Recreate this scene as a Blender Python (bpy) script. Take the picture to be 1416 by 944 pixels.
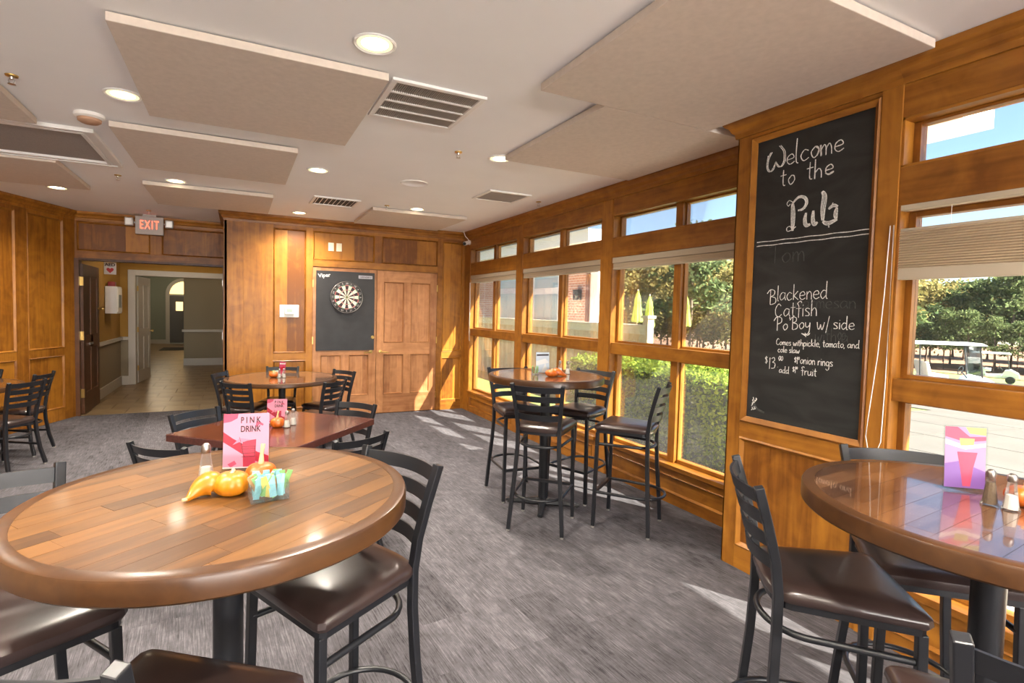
import bpy, math, random
from mathutils import Vector, Matrix
random.seed(7)
PI = math.pi
for o in list(bpy.data.objects): bpy.data.objects.remove(o)
SC = bpy.context.scene
COL = SC.collection

# ------------------------------------------------------------------ camera
def camera():
    yaw, pitch, roll = (math.radians(a) for a in (25.99484, 2.56993, 1.32321))
    f = Vector((math.sin(yaw)*math.cos(pitch), math.cos(yaw)*math.cos(pitch), -math.sin(pitch)))
    r = Vector((math.cos(yaw), -math.sin(yaw), 0)); u = r.cross(f)
    r2 = r*math.cos(roll) + u*math.sin(roll); u2 = -r*math.sin(roll) + u*math.cos(roll)
    cd = bpy.data.cameras.new('camera'); cam = bpy.data.objects.new('camera', cd); COL.objects.link(cam)
    m = Matrix((r2, u2, -f)).transposed().to_4x4(); m.translation = Vector((0, 0, 1.57))
    cam.matrix_world = m
    cd.sensor_width = 36; cd.lens = 727.955/1416*36
    cd.shift_x = (708-682.4175)/1416; cd.shift_y = -(472-462.6698)/1416
    cd.clip_start = .02; cd.clip_end = 500
    SC.camera = cam
camera()

# ------------------------------------------------------------------ world, sun, exposure
SUN_DIR = Vector((-.48, .877, -.84)).normalized()
SC.cycles.transparent_max_bounces = 32
def light_setup():
    w = bpy.data.worlds.new('sky'); SC.world = w; w.use_nodes = True
    nt = w.node_tree; nt.nodes.clear()
    out = nt.nodes.new('ShaderNodeOutputWorld'); bg = nt.nodes.new('ShaderNodeBackground')
    sky = nt.nodes.new('ShaderNodeTexSky'); sky.sky_type = 'NISHITA'; sky.sun_disc = False
    sky.sun_elevation = math.radians(40); sky.sun_rotation = math.radians(151.3)
    sky.air_density = 1.0; sky.dust_density = .15; sky.ozone_density = 1.8; sky.altitude = 1200
    bg.inputs['Strength'].default_value = .155
    nt.links.new(sky.outputs[0], bg.inputs['Color']); nt.links.new(bg.outputs[0], out.inputs['Surface'])
    sd = bpy.data.lights.new('sun', 'SUN'); sd.energy = 24.0; sd.angle = math.radians(.6); sd.color = (1, .93, .80)
    s = bpy.data.objects.new('sun', sd); COL.objects.link(s); s.location = (30, -60, 40)
    s.rotation_euler = SUN_DIR.to_track_quat('-Z', 'Y').to_euler()
    v = SC.view_settings; v.view_transform = 'Standard'; v.look = 'None'; v.gamma = 1; v.exposure = 1.1; v.use_curve_mapping = False
light_setup()
LAMP_W = 150.0

# ------------------------------------------------------------------ helpers
class MB:
    def __init__(s): s.v = []; s.f = []; s.m = []; s.cur = 0
    def face(s, idx): s.f.append(tuple(idx)); s.m.append(s.cur)
    def add(s, vs, fs):
        b = len(s.v); s.v += [tuple(p) for p in vs]
        for f in fs: s.face([b+i for i in f])
        return s
    def box(s, x0, y0, z0, x1, y1, z1):
        if x0 > x1: x0, x1 = x1, x0
        if y0 > y1: y0, y1 = y1, y0
        if z0 > z1: z0, z1 = z1, z0
        return s.add([(x0,y0,z0),(x1,y0,z0),(x1,y1,z0),(x0,y1,z0),(x0,y0,z1),(x1,y0,z1),(x1,y1,z1),(x0,y1,z1)],
                     [(3,2,1,0),(4,5,6,7),(0,1,5,4),(1,2,6,5),(2,3,7,6),(3,0,4,7)])
    def tbox(s, T, a0, a1, d0, d1, z0, z1):
        P = [T(a,d,z) for z in (z0,z1) for (a,d) in ((a0,d0),(a1,d0),(a1,d1),(a0,d1))]
        return s.add(P, [(3,2,1,0),(4,5,6,7),(0,1,5,4),(1,2,6,5),(2,3,7,6),(3,0,4,7)])
    def prism(s, poly, z0, z1):
        n = len(poly)
        return s.add([(x,y,z0) for x,y in poly]+[(x,y,z1) for x,y in poly],
                     [tuple(range(n-1,-1,-1)), tuple(range(n,2*n))]+[(i,(i+1)%n,n+(i+1)%n,n+i) for i in range(n)])
    def lathe(s, prof, n=32, c=(0,0,0), rib=None, cap=True):
        b = len(s.v); k = len(prof)
        for r, z in prof:
            for i in range(n):
                t = 2*PI*i/n; q = r*(rib(t) if rib else 1)
                s.v.append((c[0]+q*math.cos(t), c[1]+q*math.sin(t), c[2]+z))
        for j in range(k-1):
            for i in range(n):
                a = b+j*n+i; a2 = b+j*n+(i+1)%n
                s.face((a, a2, a2+n, a+n))
        if cap and prof[0][0] > 1e-5: s.face([b+i for i in range(n-1,-1,-1)])
        if cap and prof[-1][0] > 1e-5: s.face([b+(k-1)*n+i for i in range(n)])
        return s
    def tube(s, path, r, n=8, closed=False, square=False, up=(0,0,1), cap=True, rr=None):
        P = [Vector(p) for p in path]; m = len(P); b = len(s.v); up = Vector(up); kk = 4 if square else n
        for i, p in enumerate(P):
            if closed: t = P[(i+1)%m]-P[i-1]
            else: t = P[min(i+1,m-1)]-P[max(i-1,0)]
            t.normalize(); a = t.cross(up)
            if a.length < 1e-4: a = t.cross(Vector((0,1,0)))
            a.normalize(); c = a.cross(t).normalized()
            q = rr[i] if rr else r
            for j in range(kk):
                if square:
                    sx, sy = ((-1,-1),(1,-1),(1,1),(-1,1))[j]
                    w = q if not isinstance(q, tuple) else None
                    s.v.append(tuple(p + a*sx*(q[0] if isinstance(q,tuple) else q) + c*sy*(q[1] if isinstance(q,tuple) else q)))
                else:
                    th = 2*PI*j/n; s.v.append(tuple(p + a*q*math.cos(th) + c*q*math.sin(th)))
        for i in range(m if closed else m-1):
            for j in range(kk):
                a0 = b+i*kk+j; a1 = b+i*kk+(j+1)%kk; i2 = (i+1)%m
                s.face((a0, a1, b+i2*kk+(j+1)%kk, b+i2*kk+j))
        if not closed and cap:
            s.face([b+j for j in range(kk-1,-1,-1)]); s.face([b+(m-1)*kk+j for j in range(kk)])
        return s
    def obj(s, name, mat, parent=None, smooth=False, bevel=0):
        me = bpy.data.meshes.new(name); me.from_pydata(s.v, [], s.f)
        mats = mat if isinstance(mat, (list, tuple)) else [mat]
        for q in mats: me.materials.append(q)
        if len(mats) > 1: me.polygons.foreach_set('material_index', s.m)
        me.validate(); me.update()
        import bmesh
        bm = bmesh.new(); bm.from_mesh(me); bmesh.ops.recalc_face_normals(bm, faces=bm.faces); bm.to_mesh(me); bm.free()
        if smooth:
            me.polygons.foreach_set('use_smooth', [True]*len(me.polygons))
            try: me.set_sharp_from_angle(angle=math.radians(40))
            except Exception: pass
        o = bpy.data.objects.new(name, me); COL.objects.link(o)
        if parent: o.parent = parent
        if bevel:
            md = o.modifiers.new('bevel', 'BEVEL'); md.width = bevel; md.segments = 2; md.limit_method = 'ANGLE'
        return o

def empty(name, loc=(0,0,0), rz=0):
    o = bpy.data.objects.new(name, None); COL.objects.link(o); o.location = loc; o.rotation_euler = (0,0,rz); o.empty_display_size = .05
    return o
def tag(o, label, cat, group=None):
    o['label'] = label; o['category'] = cat
    if group: o['group'] = group
    return o
def struct(o, label=None):
    o['kind'] = 'structure'
    if label: o['label'] = label
    return o
def stuff(o): o['kind'] = 'stuff'; return o
def copy_tree(o, parent=None):
    c = o.copy(); COL.objects.link(c); c.parent = parent
    for ch in o.children: copy_tree(ch, c)
    return c
def text_mesh(body, size, depth=.0008, bold=False, cx='CENTER', sp=1.0):
    cu = bpy.data.curves.new('t', 'FONT'); cu.body = body; cu.size = size; cu.extrude = depth; cu.align_x = cx; cu.resolution_u = 3; cu.space_character = sp
    if bold: cu.offset = size*.02
    ob = bpy.data.objects.new('t', cu); COL.objects.link(ob)
    dg = bpy.context.evaluated_depsgraph_get(); me = bpy.data.meshes.new_from_object(ob.evaluated_get(dg))
    bpy.data.objects.remove(ob); return me
def text_obj(name, body, size, mat, mw, parent=None, depth=.0008, bold=False, sx=1, cx='CENTER', sp=1.0):
    me = text_mesh(body, size, depth, bold, cx, sp); me.transform(mw @ Matrix.Diagonal((sx,1,1,1))); me.materials.clear(); me.materials.append(mat)
    o = bpy.data.objects.new(name, me); COL.objects.link(o)
    if parent: o.parent = parent
    return o
def face_matrix(origin, right, up):
    r = Vector(right).normalized(); u = Vector(up).normalized(); n = r.cross(u)
    m = Matrix((r, u, n)).transposed().to_4x4(); m.translation = Vector(origin); return m

# ------------------------------------------------------------------ materials
class NT:
    def __init__(s, name):
        s.m = bpy.data.materials.new(name); s.m.use_nodes = True; s.t = s.m.node_tree; s.t.nodes.clear()
        s.out = s.t.nodes.new('ShaderNodeOutputMaterial')
    def n(s, typ, **kw):
        x = s.t.nodes.new('ShaderNode'+typ)
        for k, v in kw.items(): setattr(x, k, v)
        return x
    def l(s, a, b): s.t.links.new(a, b)
    def bsdf(s, **kw):
        b = s.n('BsdfPrincipled')
        for k, v in kw.items(): b.inputs[k].default_value = v
        s.l(b.outputs[0], s.out.inputs[0]); return b
def c4(c): return (c[0], c[1], c[2], 1)
def plain(name, col, rough=.5, metal=0, spec=.5, emit=0, noise=0, nscale=8, bump=0, coat=0):
    t = NT(name); b = t.bsdf(**{'Base Color': c4(col), 'Roughness': rough, 'Metallic': metal, 'Specular IOR Level': spec})
    if coat: b.inputs['Coat Weight'].default_value = coat; b.inputs['Coat Roughness'].default_value = .15
    if emit: b.inputs['Emission Color'].default_value = c4(col); b.inputs['Emission Strength'].default_value = emit
    if noise or bump:
        tc = t.n('TexCoord'); nz = t.n('TexNoise'); nz.inputs['Scale'].default_value = nscale; nz.inputs['Detail'].default_value = 6
        t.l(tc.outputs['Object'], nz.inputs['Vector'])
        if noise:
            cr = t.n('ValToRGB'); cr.color_ramp.elements[0].position = .3; cr.color_ramp.elements[1].position = .7
            cr.color_ramp.elements[0].color = c4([x*(1-noise) for x in col]); cr.color_ramp.elements[1].color = c4([min(1,x*(1+noise)) for x in col])
            t.l(nz.outputs[0], cr.inputs[0]); t.l(cr.outputs[0], b.inputs['Base Color'])
        if bump:
            bp = t.n('Bump'); bp.inputs['Strength'].default_value = bump; bp.inputs['Distance'].default_value = .004
            t.l(nz.outputs[0], bp.inputs['Height']); t.l(bp.outputs[0], b.inputs['Normal'])
    return t.m
def wood(name, light, dark, axis='Z', rough=.42, fine=1.0, rand=.25, coat=.06, blotch=.5, spec=.32, crough=.2):
    t = NT(name); b = t.bsdf(**{'Roughness': rough, 'Specular IOR Level': spec})
    b.inputs['Coat Weight'].default_value = coat; b.inputs['Coat Roughness'].default_value = crough
    tc = t.n('TexCoord'); oi = t.n('ObjectInfo')
    cmb = t.n('CombineXYZ'); mu = t.n('Math', operation='MULTIPLY'); mu.inputs[1].default_value = 17
    t.l(oi.outputs['Random'], mu.inputs[0])
    for i in range(3): t.l(mu.outputs[0], cmb.inputs[i])
    va = t.n('VectorMath', operation='ADD'); t.l(tc.outputs['Object'], va.inputs[0]); t.l(cmb.outputs[0], va.inputs[1])
    mp = t.n('Mapping'); sc = {'X':(1.2,16,16),'Y':(16,1.2,16),'Z':(16,16,1.2)}[axis]
    mp.inputs['Scale'].default_value = tuple(x*fine for x in sc); t.l(va.outputs[0], mp.inputs['Vector'])
    n1 = t.n('TexNoise'); n1.inputs['Scale'].default_value = 1.6; n1.inputs['Detail'].default_value = 7; n1.inputs['Distortion'].default_value = .6
    t.l(mp.outputs[0], n1.inputs['Vector'])
    n2 = t.n('TexNoise'); n2.inputs['Scale'].default_value = 5.5; n2.inputs['Detail'].default_value = 4; n2.inputs['Distortion'].default_value = 1.2
    t.l(va.outputs[0], n2.inputs['Vector'])
    mx = t.n('Math', operation='MULTIPLY_ADD'); mx.inputs[1].default_value = blotch; 
    t.l(n2.outputs[0], mx.inputs[0]); 
    m2 = t.n('Math', operation='MULTIPLY'); m2.inputs[1].default_value = 1-blotch; t.l(n1.outputs[0], m2.inputs[0]); t.l(m2.outputs[0], mx.inputs[2])
    m3 = t.n('Math', operation='MULTIPLY_ADD'); m3.inputs[1].default_value = rand; t.l(oi.outputs['Random'], m3.inputs[0]); t.l(mx.outputs[0], m3.inputs[2])
    m4 = t.n('Math', operation='SUBTRACT'); m4.inputs[1].default_value = rand/2; t.l(m3.outputs[0], m4.inputs[0])
    cr = t.n('ValToRGB'); cr.color_ramp.elements[0].position = .3; cr.color_ramp.elements[1].position = .68
    cr.color_ramp.elements[0].color = c4(dark); cr.color_ramp.elements[1].color = c4(light)
    t.l(m4.outputs[0], cr.inputs[0]); t.l(cr.outputs[0], b.inputs['Base Color'])
    bp = t.n('Bump'); bp.inputs['Strength'].default_value = .06; bp.inputs['Distance'].default_value = .003
    t.l(n1.outputs[0], bp.inputs['Height']); t.l(bp.outputs[0], b.inputs['Normal'])
    return t.m
def glass_thin(name, tint=(.97,.985,.98), refl=.55, haze=0):
    t = NT(name); tr = t.n('BsdfTransparent'); tr.inputs[0].default_value = c4(tint)
    gl = t.n('BsdfGlossy'); gl.inputs['Roughness'].default_value = .02
    fr = t.n('Fresnel'); fr.inputs[0].default_value = 1.45; mu = t.n('Math', operation='MULTIPLY'); mu.inputs[1].default_value = refl
    t.l(fr.outputs[0], mu.inputs[0]); mx = t.n('MixShader'); t.l(mu.outputs[0], mx.inputs[0]); t.l(tr.outputs[0], mx.inputs[1]); t.l(gl.outputs[0], mx.inputs[2])
    if haze:
        tl = t.n('BsdfTranslucent'); tl.inputs[0].default_value = (.95,.93,.90,1); m2 = t.n('MixShader'); m2.inputs[0].default_value = haze
        t.l(mx.outputs[0], m2.inputs[1]); t.l(tl.outputs[0], m2.inputs[2]); mx = m2
    t.l(mx.outputs[0], t.out.inputs[0]); return t.m
def fabric_translucent(name, col, tr=.35, stripes=0):
    t = NT(name); d = t.n('BsdfDiffuse'); tl = t.n('BsdfTranslucent'); d.inputs[0].default_value = c4(col); tl.inputs[0].default_value = c4(col)
    mx = t.n('MixShader'); mx.inputs[0].default_value = tr; t.l(d.outputs[0], mx.inputs[1]); t.l(tl.outputs[0], mx.inputs[2]); t.l(mx.outputs[0], t.out.inputs[0])
    tc = t.n('TexCoord'); mp = t.n('Mapping'); mp.inputs['Scale'].default_value = (3, 3, 220); nz = t.n('TexNoise'); nz.inputs['Scale'].default_value = 1.0; nz.inputs['Detail'].default_value = 3
    t.l(tc.outputs['Object'], mp.inputs[0]); t.l(mp.outputs[0], nz.inputs[0])
    cr = t.n('ValToRGB'); cr.color_ramp.elements[0].position = .35; cr.color_ramp.elements[1].position = .65
    cr.color_ramp.elements[0].color = c4([x*.88 for x in col]); cr.color_ramp.elements[1].color = c4([min(1, x*1.06) for x in col])
    t.l(nz.outputs[0], cr.inputs[0]); t.l(cr.outputs[0], d.inputs[0]); t.l(cr.outputs[0], tl.inputs[0])
    return t.m
def emission(name, col, st):
    t = NT(name); e = t.n('Emission'); e.inputs[0].default_value = c4(col); e.inputs[1].default_value = st; t.l(e.outputs[0], t.out.inputs[0]); return t.m
def leaf(name, c1, c2, trans=.3, nscale=.35, random_obj=.0):
    t = NT(name); d = t.n('BsdfDiffuse'); tl = t.n('BsdfTranslucent'); mx = t.n('MixShader'); mx.inputs[0].default_value = trans
    ge = t.n('NewGeometry'); oi = t.n('ObjectInfo'); ad = t.n('Math', operation='MULTIPLY_ADD'); ad.inputs[1].default_value = random_obj
    tc = t.n('TexCoord'); nz = t.n('TexNoise'); nz.inputs['Scale'].default_value = nscale; nz.inputs['Detail'].default_value = 3; t.l(tc.outputs['Object'], nz.inputs[0])
    mm = t.n('Math', operation='MULTIPLY_ADD'); mm.inputs[1].default_value = .55; t.l(ge.outputs['Random Per Island'], mm.inputs[0])
    m0 = t.n('Math', operation='MULTIPLY'); m0.inputs[1].default_value = .6; t.l(nz.outputs[0], m0.inputs[0]); t.l(m0.outputs[0], mm.inputs[2])
    t.l(oi.outputs['Random'], ad.inputs[0]); t.l(mm.outputs[0], ad.inputs[2])
    cr = t.n('ValToRGB'); cr.color_ramp.elements[0].position = .15; cr.color_ramp.elements[1].position = .95+random_obj*.6
    cr.color_ramp.elements[0].color = c4(c1); cr.color_ramp.elements[1].color = c4(c2)
    t.l(ad.outputs[0], cr.inputs[0]); t.l(cr.outputs[0], d.inputs[0]); t.l(cr.outputs[0], tl.inputs[0])
    t.l(d.outputs[0], mx.inputs[1]); t.l(tl.outputs[0], mx.inputs[2]); t.l(mx.outputs[0], t.out.inputs[0]); return t.m
def carpet():
    """carpet planks: broken dark and light yarn lines along the room, tone shifting from plank to plank"""
    t = NT('carpet'); b = t.bsdf(Roughness=.95); b.inputs['Specular IOR Level'].default_value = .1
    tc = t.n('TexCoord')
    rot = t.n('Mapping'); rot.inputs['Rotation'].default_value = (0,0,math.radians(86)); t.l(tc.outputs['Object'], rot.inputs[0])
    br = t.n('TexBrick'); br.offset = .37; br.inputs['Scale'].default_value = 1; br.inputs['Brick Width'].default_value = 1.0; br.inputs['Row Height'].default_value = .25
    br.inputs['Mortar Size'].default_value = .0; br.inputs['Color1'].default_value = (0,0,0,1); br.inputs['Color2'].default_value = (1,1,1,1); br.inputs['Mortar'].default_value = (.5,.5,.5,1)
    t.l(rot.outputs[0], br.inputs['Vector'])
    off = t.n('VectorMath', operation='MULTIPLY_ADD'); t.l(br.outputs['Color'], off.inputs[0]); off.inputs[1].default_value = (7,3,0); t.l(rot.outputs[0], off.inputs[2])
    def streak(sc, det, rough=.7):
        mp = t.n('Mapping'); mp.inputs['Scale'].default_value = sc; t.l(off.outputs[0], mp.inputs[0])
        nz = t.n('TexNoise'); nz.inputs['Scale'].default_value = 1; nz.inputs['Detail'].default_value = det; nz.inputs['Roughness'].default_value = rough; t.l(mp.outputs[0], nz.inputs[0]); return nz.outputs[0]
    lines = streak((7, 150, 1), 3); patch = streak((9, 14, 1), 4, .7); blot = streak((1.6, 2.4, 1), 3); grain = streak((330, 330, 1), 1)
    def madd(a, k, c):
        m = t.n('Math', operation='MULTIPLY_ADD'); t.l(a, m.inputs[0]); m.inputs[1].default_value = k
        if isinstance(c, (int,float)): m.inputs[2].default_value = c
        else: t.l(c, m.inputs[2])
        return m.outputs[0]
    W = (.72, .42, .18, .16, .12)
    x = madd(lines, W[0], .5-.5*sum(W)); x = madd(patch, W[1], x); x = madd(blot, W[2], x); x = madd(grain, W[3], x); x = madd(br.outputs['Color'], W[4], x)
    cr = t.n('ValToRGB'); e = cr.color_ramp.elements
    e[0].position = .30; e[0].color = (.021,.020,.022,1); e[1].position = .70; e[1].color = (.165,.156,.172,1)
    k = cr.color_ramp.elements.new(.46); k.color = (.078,.073,.080,1)
    k = cr.color_ramp.elements.new(.54); k.color = (.090,.085,.094,1)
    t.l(x, cr.inputs[0]); t.l(cr.outputs[0], b.inputs['Base Color'])
    bp = t.n('Bump'); bp.inputs['Strength'].default_value = .3; bp.inputs['Distance'].default_value = .004; t.l(x, bp.inputs['Height']); t.l(bp.outputs[0], b.inputs['Normal'])
    return t.m
def brick_mat():
    t = NT('brick_masonry'); b = t.bsdf(Roughness=.9); tc = t.n('TexCoord'); mp = t.n('Mapping'); mp.inputs['Rotation'].default_value = (math.radians(90), 0, math.radians(90))
    sp = t.n('SeparateXYZ'); cb = t.n('CombineXYZ'); t.l(tc.outputs['Object'], sp.inputs[0]); t.l(sp.outputs[1], cb.inputs[0]); t.l(sp.outputs[2], cb.inputs[1])
    br = t.n('TexBrick'); br.inputs['Scale'].default_value = 1; br.inputs['Brick Width'].default_value = .155; br.inputs['Row Height'].default_value = .075; br.inputs['Mortar Size'].default_value = .008
    br.inputs['Color1'].default_value = (.55,.24,.16,1); br.inputs['Color2'].default_value = (.68,.36,.25,1); br.inputs['Mortar'].default_value = (.8,.72,.64,1)
    t.l(cb.outputs[0], br.inputs['Vector']); t.l(br.outputs[0], b.inputs['Base Color'])
    bp = t.n('Bump'); bp.inputs['Strength'].default_value = .4; bp.inputs['Distance'].default_value = .01; bp.invert = True; t.l(br.outputs['Fac'], bp.inputs['Height']); t.l(bp.outputs[0], b.inputs['Normal'])
    return t.m
def chalkboard_mat():
    t = NT('chalkboard_slate'); b = t.bsdf(Roughness=.55); b.inputs['Specular IOR Level'].default_value = .35
    tc = t.n('TexCoord'); mp = t.n('Mapping'); mp.inputs['Scale'].default_value = (3, 2.2, 5); t.l(tc.outputs['Object'], mp.inputs[0])
    nz = t.n('TexNoise'); nz.inputs['Scale'].default_value = 1.3; nz.inputs['Detail'].default_value = 5; nz.inputs['Distortion'].default_value = 1.5; t.l(mp.outputs[0], nz.inputs[0])
    cr = t.n('ValToRGB'); e = cr.color_ramp.elements; e[0].position = .38; e[0].color = (.016,.0165,.016,1); e[1].position = .75; e[1].color = (.034,.035,.034,1)
    t.l(nz.outputs[0], cr.inputs[0]); t.l(cr.outputs[0], b.inputs['Base Color']); return t.m
def concrete():
    return plain('concrete', (.068,.061,.053), .9, noise=.12, nscale=1.2, bump=.2)

WL, WD = (.37,.148,.018), (.16,.052,.006)        # honey stained maple
M = {}
M['wz'] = wood('maple_vertical', WL, WD, 'Z'); M['wx'] = wood('maple_horizontal_x', WL, WD, 'X'); M['wy'] = wood('maple_horizontal_y', WL, WD, 'Y')
M['pz'] = wood('maple_panel', (.38,.152,.017), (.155,.050,.006), 'Z', rand=.42, blotch=.45)
M['door'] = wood('door_wood', (.50,.235,.098), (.27,.108,.040), 'Z', rand=.35, coat=.15)
M['doorx'] = wood('door_wood_rail', (.50,.235,.098), (.27,.108,.040), 'X', rand=.3, coat=.15)
M['doordark'] = wood('dark_door_wood', (.12,.048,.018), (.05,.019,.008), 'Z', rand=.2)
M['plank'] = wood('tabletop_plank', (.150,.064,.015), (.058,.024,.0066), 'X', rough=.4, spec=.3, crough=.1, rand=.40, coat=.22, blotch=.3, fine=1.4)
M['rim'] = wood('tabletop_rim', (.075,.032,.011), (.034,.014,.006), 'X', rough=.3, coat=.15, rand=.1)
M['plankd'] = wood('walnut_plank', (.125,.056,.024), (.048,.020,.010), 'X', rough=.2, crough=.04, rand=.4, coat=.85, blotch=.3, fine=1.4)
M['red'] = wood('mahogany_plank', (.125,.030,.014), (.050,.011,.006), 'X', rough=.2, crough=.08, rand=.3, coat=.7, blotch=.3)
M['rededge'] = plain('mahogany_edge', (.07,.02,.015), .35, noise=.3, nscale=60)
M['metal'] = plain('black_powder_coat', (.009,.010,.013), .36, spec=.5)
M['seat'] = plain('brown_vinyl', (.030,.018,.016), .28, spec=.55, noise=.25, nscale=6, bump=.05, coat=.15)
M['glide'] = plain('glide_nickel', (.5,.48,.45), .35, metal=.8)
M['ceil'] = plain('ceiling_paint', (.87,.875,.88), .9, noise=.02, nscale=2)
M['panel'] = plain('acoustic_fabric', (.62,.54,.465), .95, noise=.05, nscale=30)
M['white'] = plain('white_paint', (.82,.80,.76), .5)
M['whitem'] = plain('white_metal', (.80,.79,.77), .35)
M['carpet'] = carpet(); M['slate'] = chalkboard_mat()
M['chalk'] = plain('chalk', (.80,.78,.72), .95, noise=.35, nscale=140); M['chalkfaint'] = plain('rubbed_chalk', (.062,.063,.061), .95, noise=.3, nscale=60)
M['glass'] = glass_thin('window_glass', haze=.009); M['acrylic'] = glass_thin('clear_acrylic', (.95,.965,.965), .06); M['shakerglass'] = glass_thin('shaker_glass', (.84,.84,.83), .8, .12); M['caddyglass'] = glass_thin('caddy_glass', (.93,.95,.96), .5, .06)
M['shade'] = fabric_translucent('shade_fabric', (.60,.49,.35), .25); M['shaderail'] = plain('shade_rail', (.46,.39,.29), .6)
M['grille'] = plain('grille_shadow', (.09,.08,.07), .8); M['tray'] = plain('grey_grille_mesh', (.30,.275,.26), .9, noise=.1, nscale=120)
M['bulb'] = emission('lamp_glow', (1,.88,.62), 7.0); M['reflector'] = plain('reflector', (.85,.78,.62), .25, metal=.7)
M['brass'] = plain('brass', (.62,.42,.14), .28, metal=1); M['steel'] = plain('steel', (.55,.54,.52), .3, metal=1)
M['black'] = plain('black_board', (.022,.022,.024), .6, noise=.25, nscale=5); M['darkplastic'] = plain('dark_plastic', (.03,.03,.03), .4)
M['exitred'] = emission('exit_red', (1,.10,.05), 2.0); M['exitwhite'] = plain('exit_housing', (.42,.39,.36), .5)
M['cream'] = plain('cream_plate', (.85,.76,.58), .5); M['lcd'] = plain('lcd', (.35,.42,.36), .3)
M['salt'] = plain('salt', (.85,.84,.80), .9, noise=.05, nscale=200); M['pepper'] = plain('pepper', (.20,.14,.09), .9, noise=.4, nscale=300)
M['capmetal'] = plain('shaker_cap', (.36,.34,.32), .3, metal=1)
M['pumpy'] = plain('yellow_gourd', (.46,.155,.004), .35, noise=.15, nscale=25, coat=.2); M['pumpo'] = plain('orange_pumpkin', (.46,.095,.004), .38, noise=.15, nscale=25, coat=.2)
M['stem'] = plain('pumpkin_stem', (.55,.42,.22), .8, noise=.2, nscale=80)
M['pkblue'] = plain('packet_blue', (.22,.46,.50), .6, noise=.12, nscale=90); M['pkgreen'] = plain('packet_green', (.20,.40,.14), .6, noise=.15, nscale=90); M['pkyel'] = plain('packet_yellow', (.58,.48,.12), .6); M['pkwhite'] = plain('packet_white', (.60,.60,.57), .6); M['pkbrown'] = plain('packet_brown', (.32,.19,.08), .7); M['pkpink'] = plain('packet_pink', (.78,.16,.38), .6)
M['pink'] = plain('card_pink', (.58,.17,.27), .5); M['pinkl'] = plain('card_pale_pink', (.62,.23,.33), .5); M['crim'] = plain('card_crimson', (.36,.004,.024), .5); M['rose'] = plain('card_rose', (.42,.022,.055), .5); M['mag'] = plain('card_magenta', (.46,.05,.11), .5)
M['ink'] = plain('ink', (.03,.012,.016), .6); M['cardwhite'] = plain('card_white', (.58,.56,.56), .5); M['purple'] = plain('card_purple', (.20,.085,.32), .5); M['lilac'] = plain('card_lilac', (.36,.20,.37), .5); M['lime'] = plain('card_lime', (.36,.35,.11), .5); M['slatebl'] = plain('card_blue', (.42,.46,.55), .5)
M['ochre'] = plain('ochre_wall', (.36,.20,.035), .8, noise=.05, nscale=2); M['beige'] = plain('beige_wall', (.27,.225,.15), .85); M['sage'] = plain('sage_wall', (.24,.265,.215), .85); M['trimw'] = plain('trim_white', (.50,.475,.42), .45)
M['tile'] = plain('hall_tile', (.22,.15,.075), .35, noise=.35, nscale=3.0); M['grout'] = plain('grout', (.10,.075,.05), .9); M['mat'] = plain('door_mat', (.03,.028,.026), .95)
M['warmglow'] = emission('warm_window', (1,.62,.22), 1.4); M['slategrey'] = plain('grey_door', (.11,.11,.105), .5)
M['brick'] = brick_mat(); M['conc'] = concrete(); M['ext_white'] = plain('exterior_white', (.93,.92,.90), .6); M['extglass'] = plain('dark_pane', (.30,.36,.40), .08, spec=.8)
M['fence'] = wood('cedar_board', (.86,.68,.50), (.66,.46,.30), 'Z', rough=.8, rand=.35, coat=0); M['fencex'] = wood('cedar_cap', (.90,.80,.68), (.74,.60,.48), 'Y', rough=.8, rand=.2, coat=0)
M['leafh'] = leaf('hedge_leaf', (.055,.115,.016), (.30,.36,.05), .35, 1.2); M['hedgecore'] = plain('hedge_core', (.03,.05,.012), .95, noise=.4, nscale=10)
M['pine'] = leaf('pine_needles', (.028,.055,.026), (.15,.185,.075), .3, .25, .25); M['oak'] = leaf('autumn_leaf', (.085,.095,.03), (.33,.26,.10), .35, .25, .25)
M['bark'] = plain('bark', (.16,.115,.085), .9, noise=.3, nscale=6); M['grass'] = plain('lawn', (.13,.17,.035), .95, noise=.25, nscale=.5); M['needles'] = plain('pine_straw', (.17,.085,.045), .95, noise=.3, nscale=.6)
M['limefab'] = fabric_translucent('lime_canvas', (.52,.62,.16), .3); M['soffit'] = plain('soffit', (.80,.80,.78), .7); M['shingle'] = plain('shingle', (.16,.15,.145), .95, noise=.3, nscale=12)
M['cartw'] = plain('cart_white', (.80,.80,.78), .25, coat=.4); M['tyre'] = plain('tyre', (.02,.02,.02), .8); M['cartseat'] = plain('cart_seat', (.72,.70,.65), .6); M['tint'] = glass_thin('cart_windscreen', (.72,.80,.84), .9); M['bag'] = plain('golf_bag', (.30,.05,.06), .6); M['ironfence'] = plain('iron', (.03,.03,.032), .5)
M['globe'] = emission('fill_globe_glow', (1,.97,.94), 150.0)  # glow of the fill lamps added behind the camera
M['creamwall'] = plain('cream_wall', (.34,.28,.22), .85)
M['glowring'] = emission('reflector_glow', (1,.80,.40), .8)
M['bounce_gravel'] = plain('pale_bounce_gravel', (.62,.54,.45), .95, noise=.12, nscale=40)  # pale ground chosen to throw sunlight up to the ceiling
M['cord'] = plain('white_cord', (.80,.78,.74), .6)

H = 2.79
# ------------------------------------------------------------------ shell
fl = struct(MB().box(-5.2,-9,-.06,3.42,8.93,0).obj('floor', M['carpet']))
ce = struct(MB().box(-5.2,-9,H,3.42,8.99,H+.06).obj('ceiling', M['ceil']))

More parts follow.
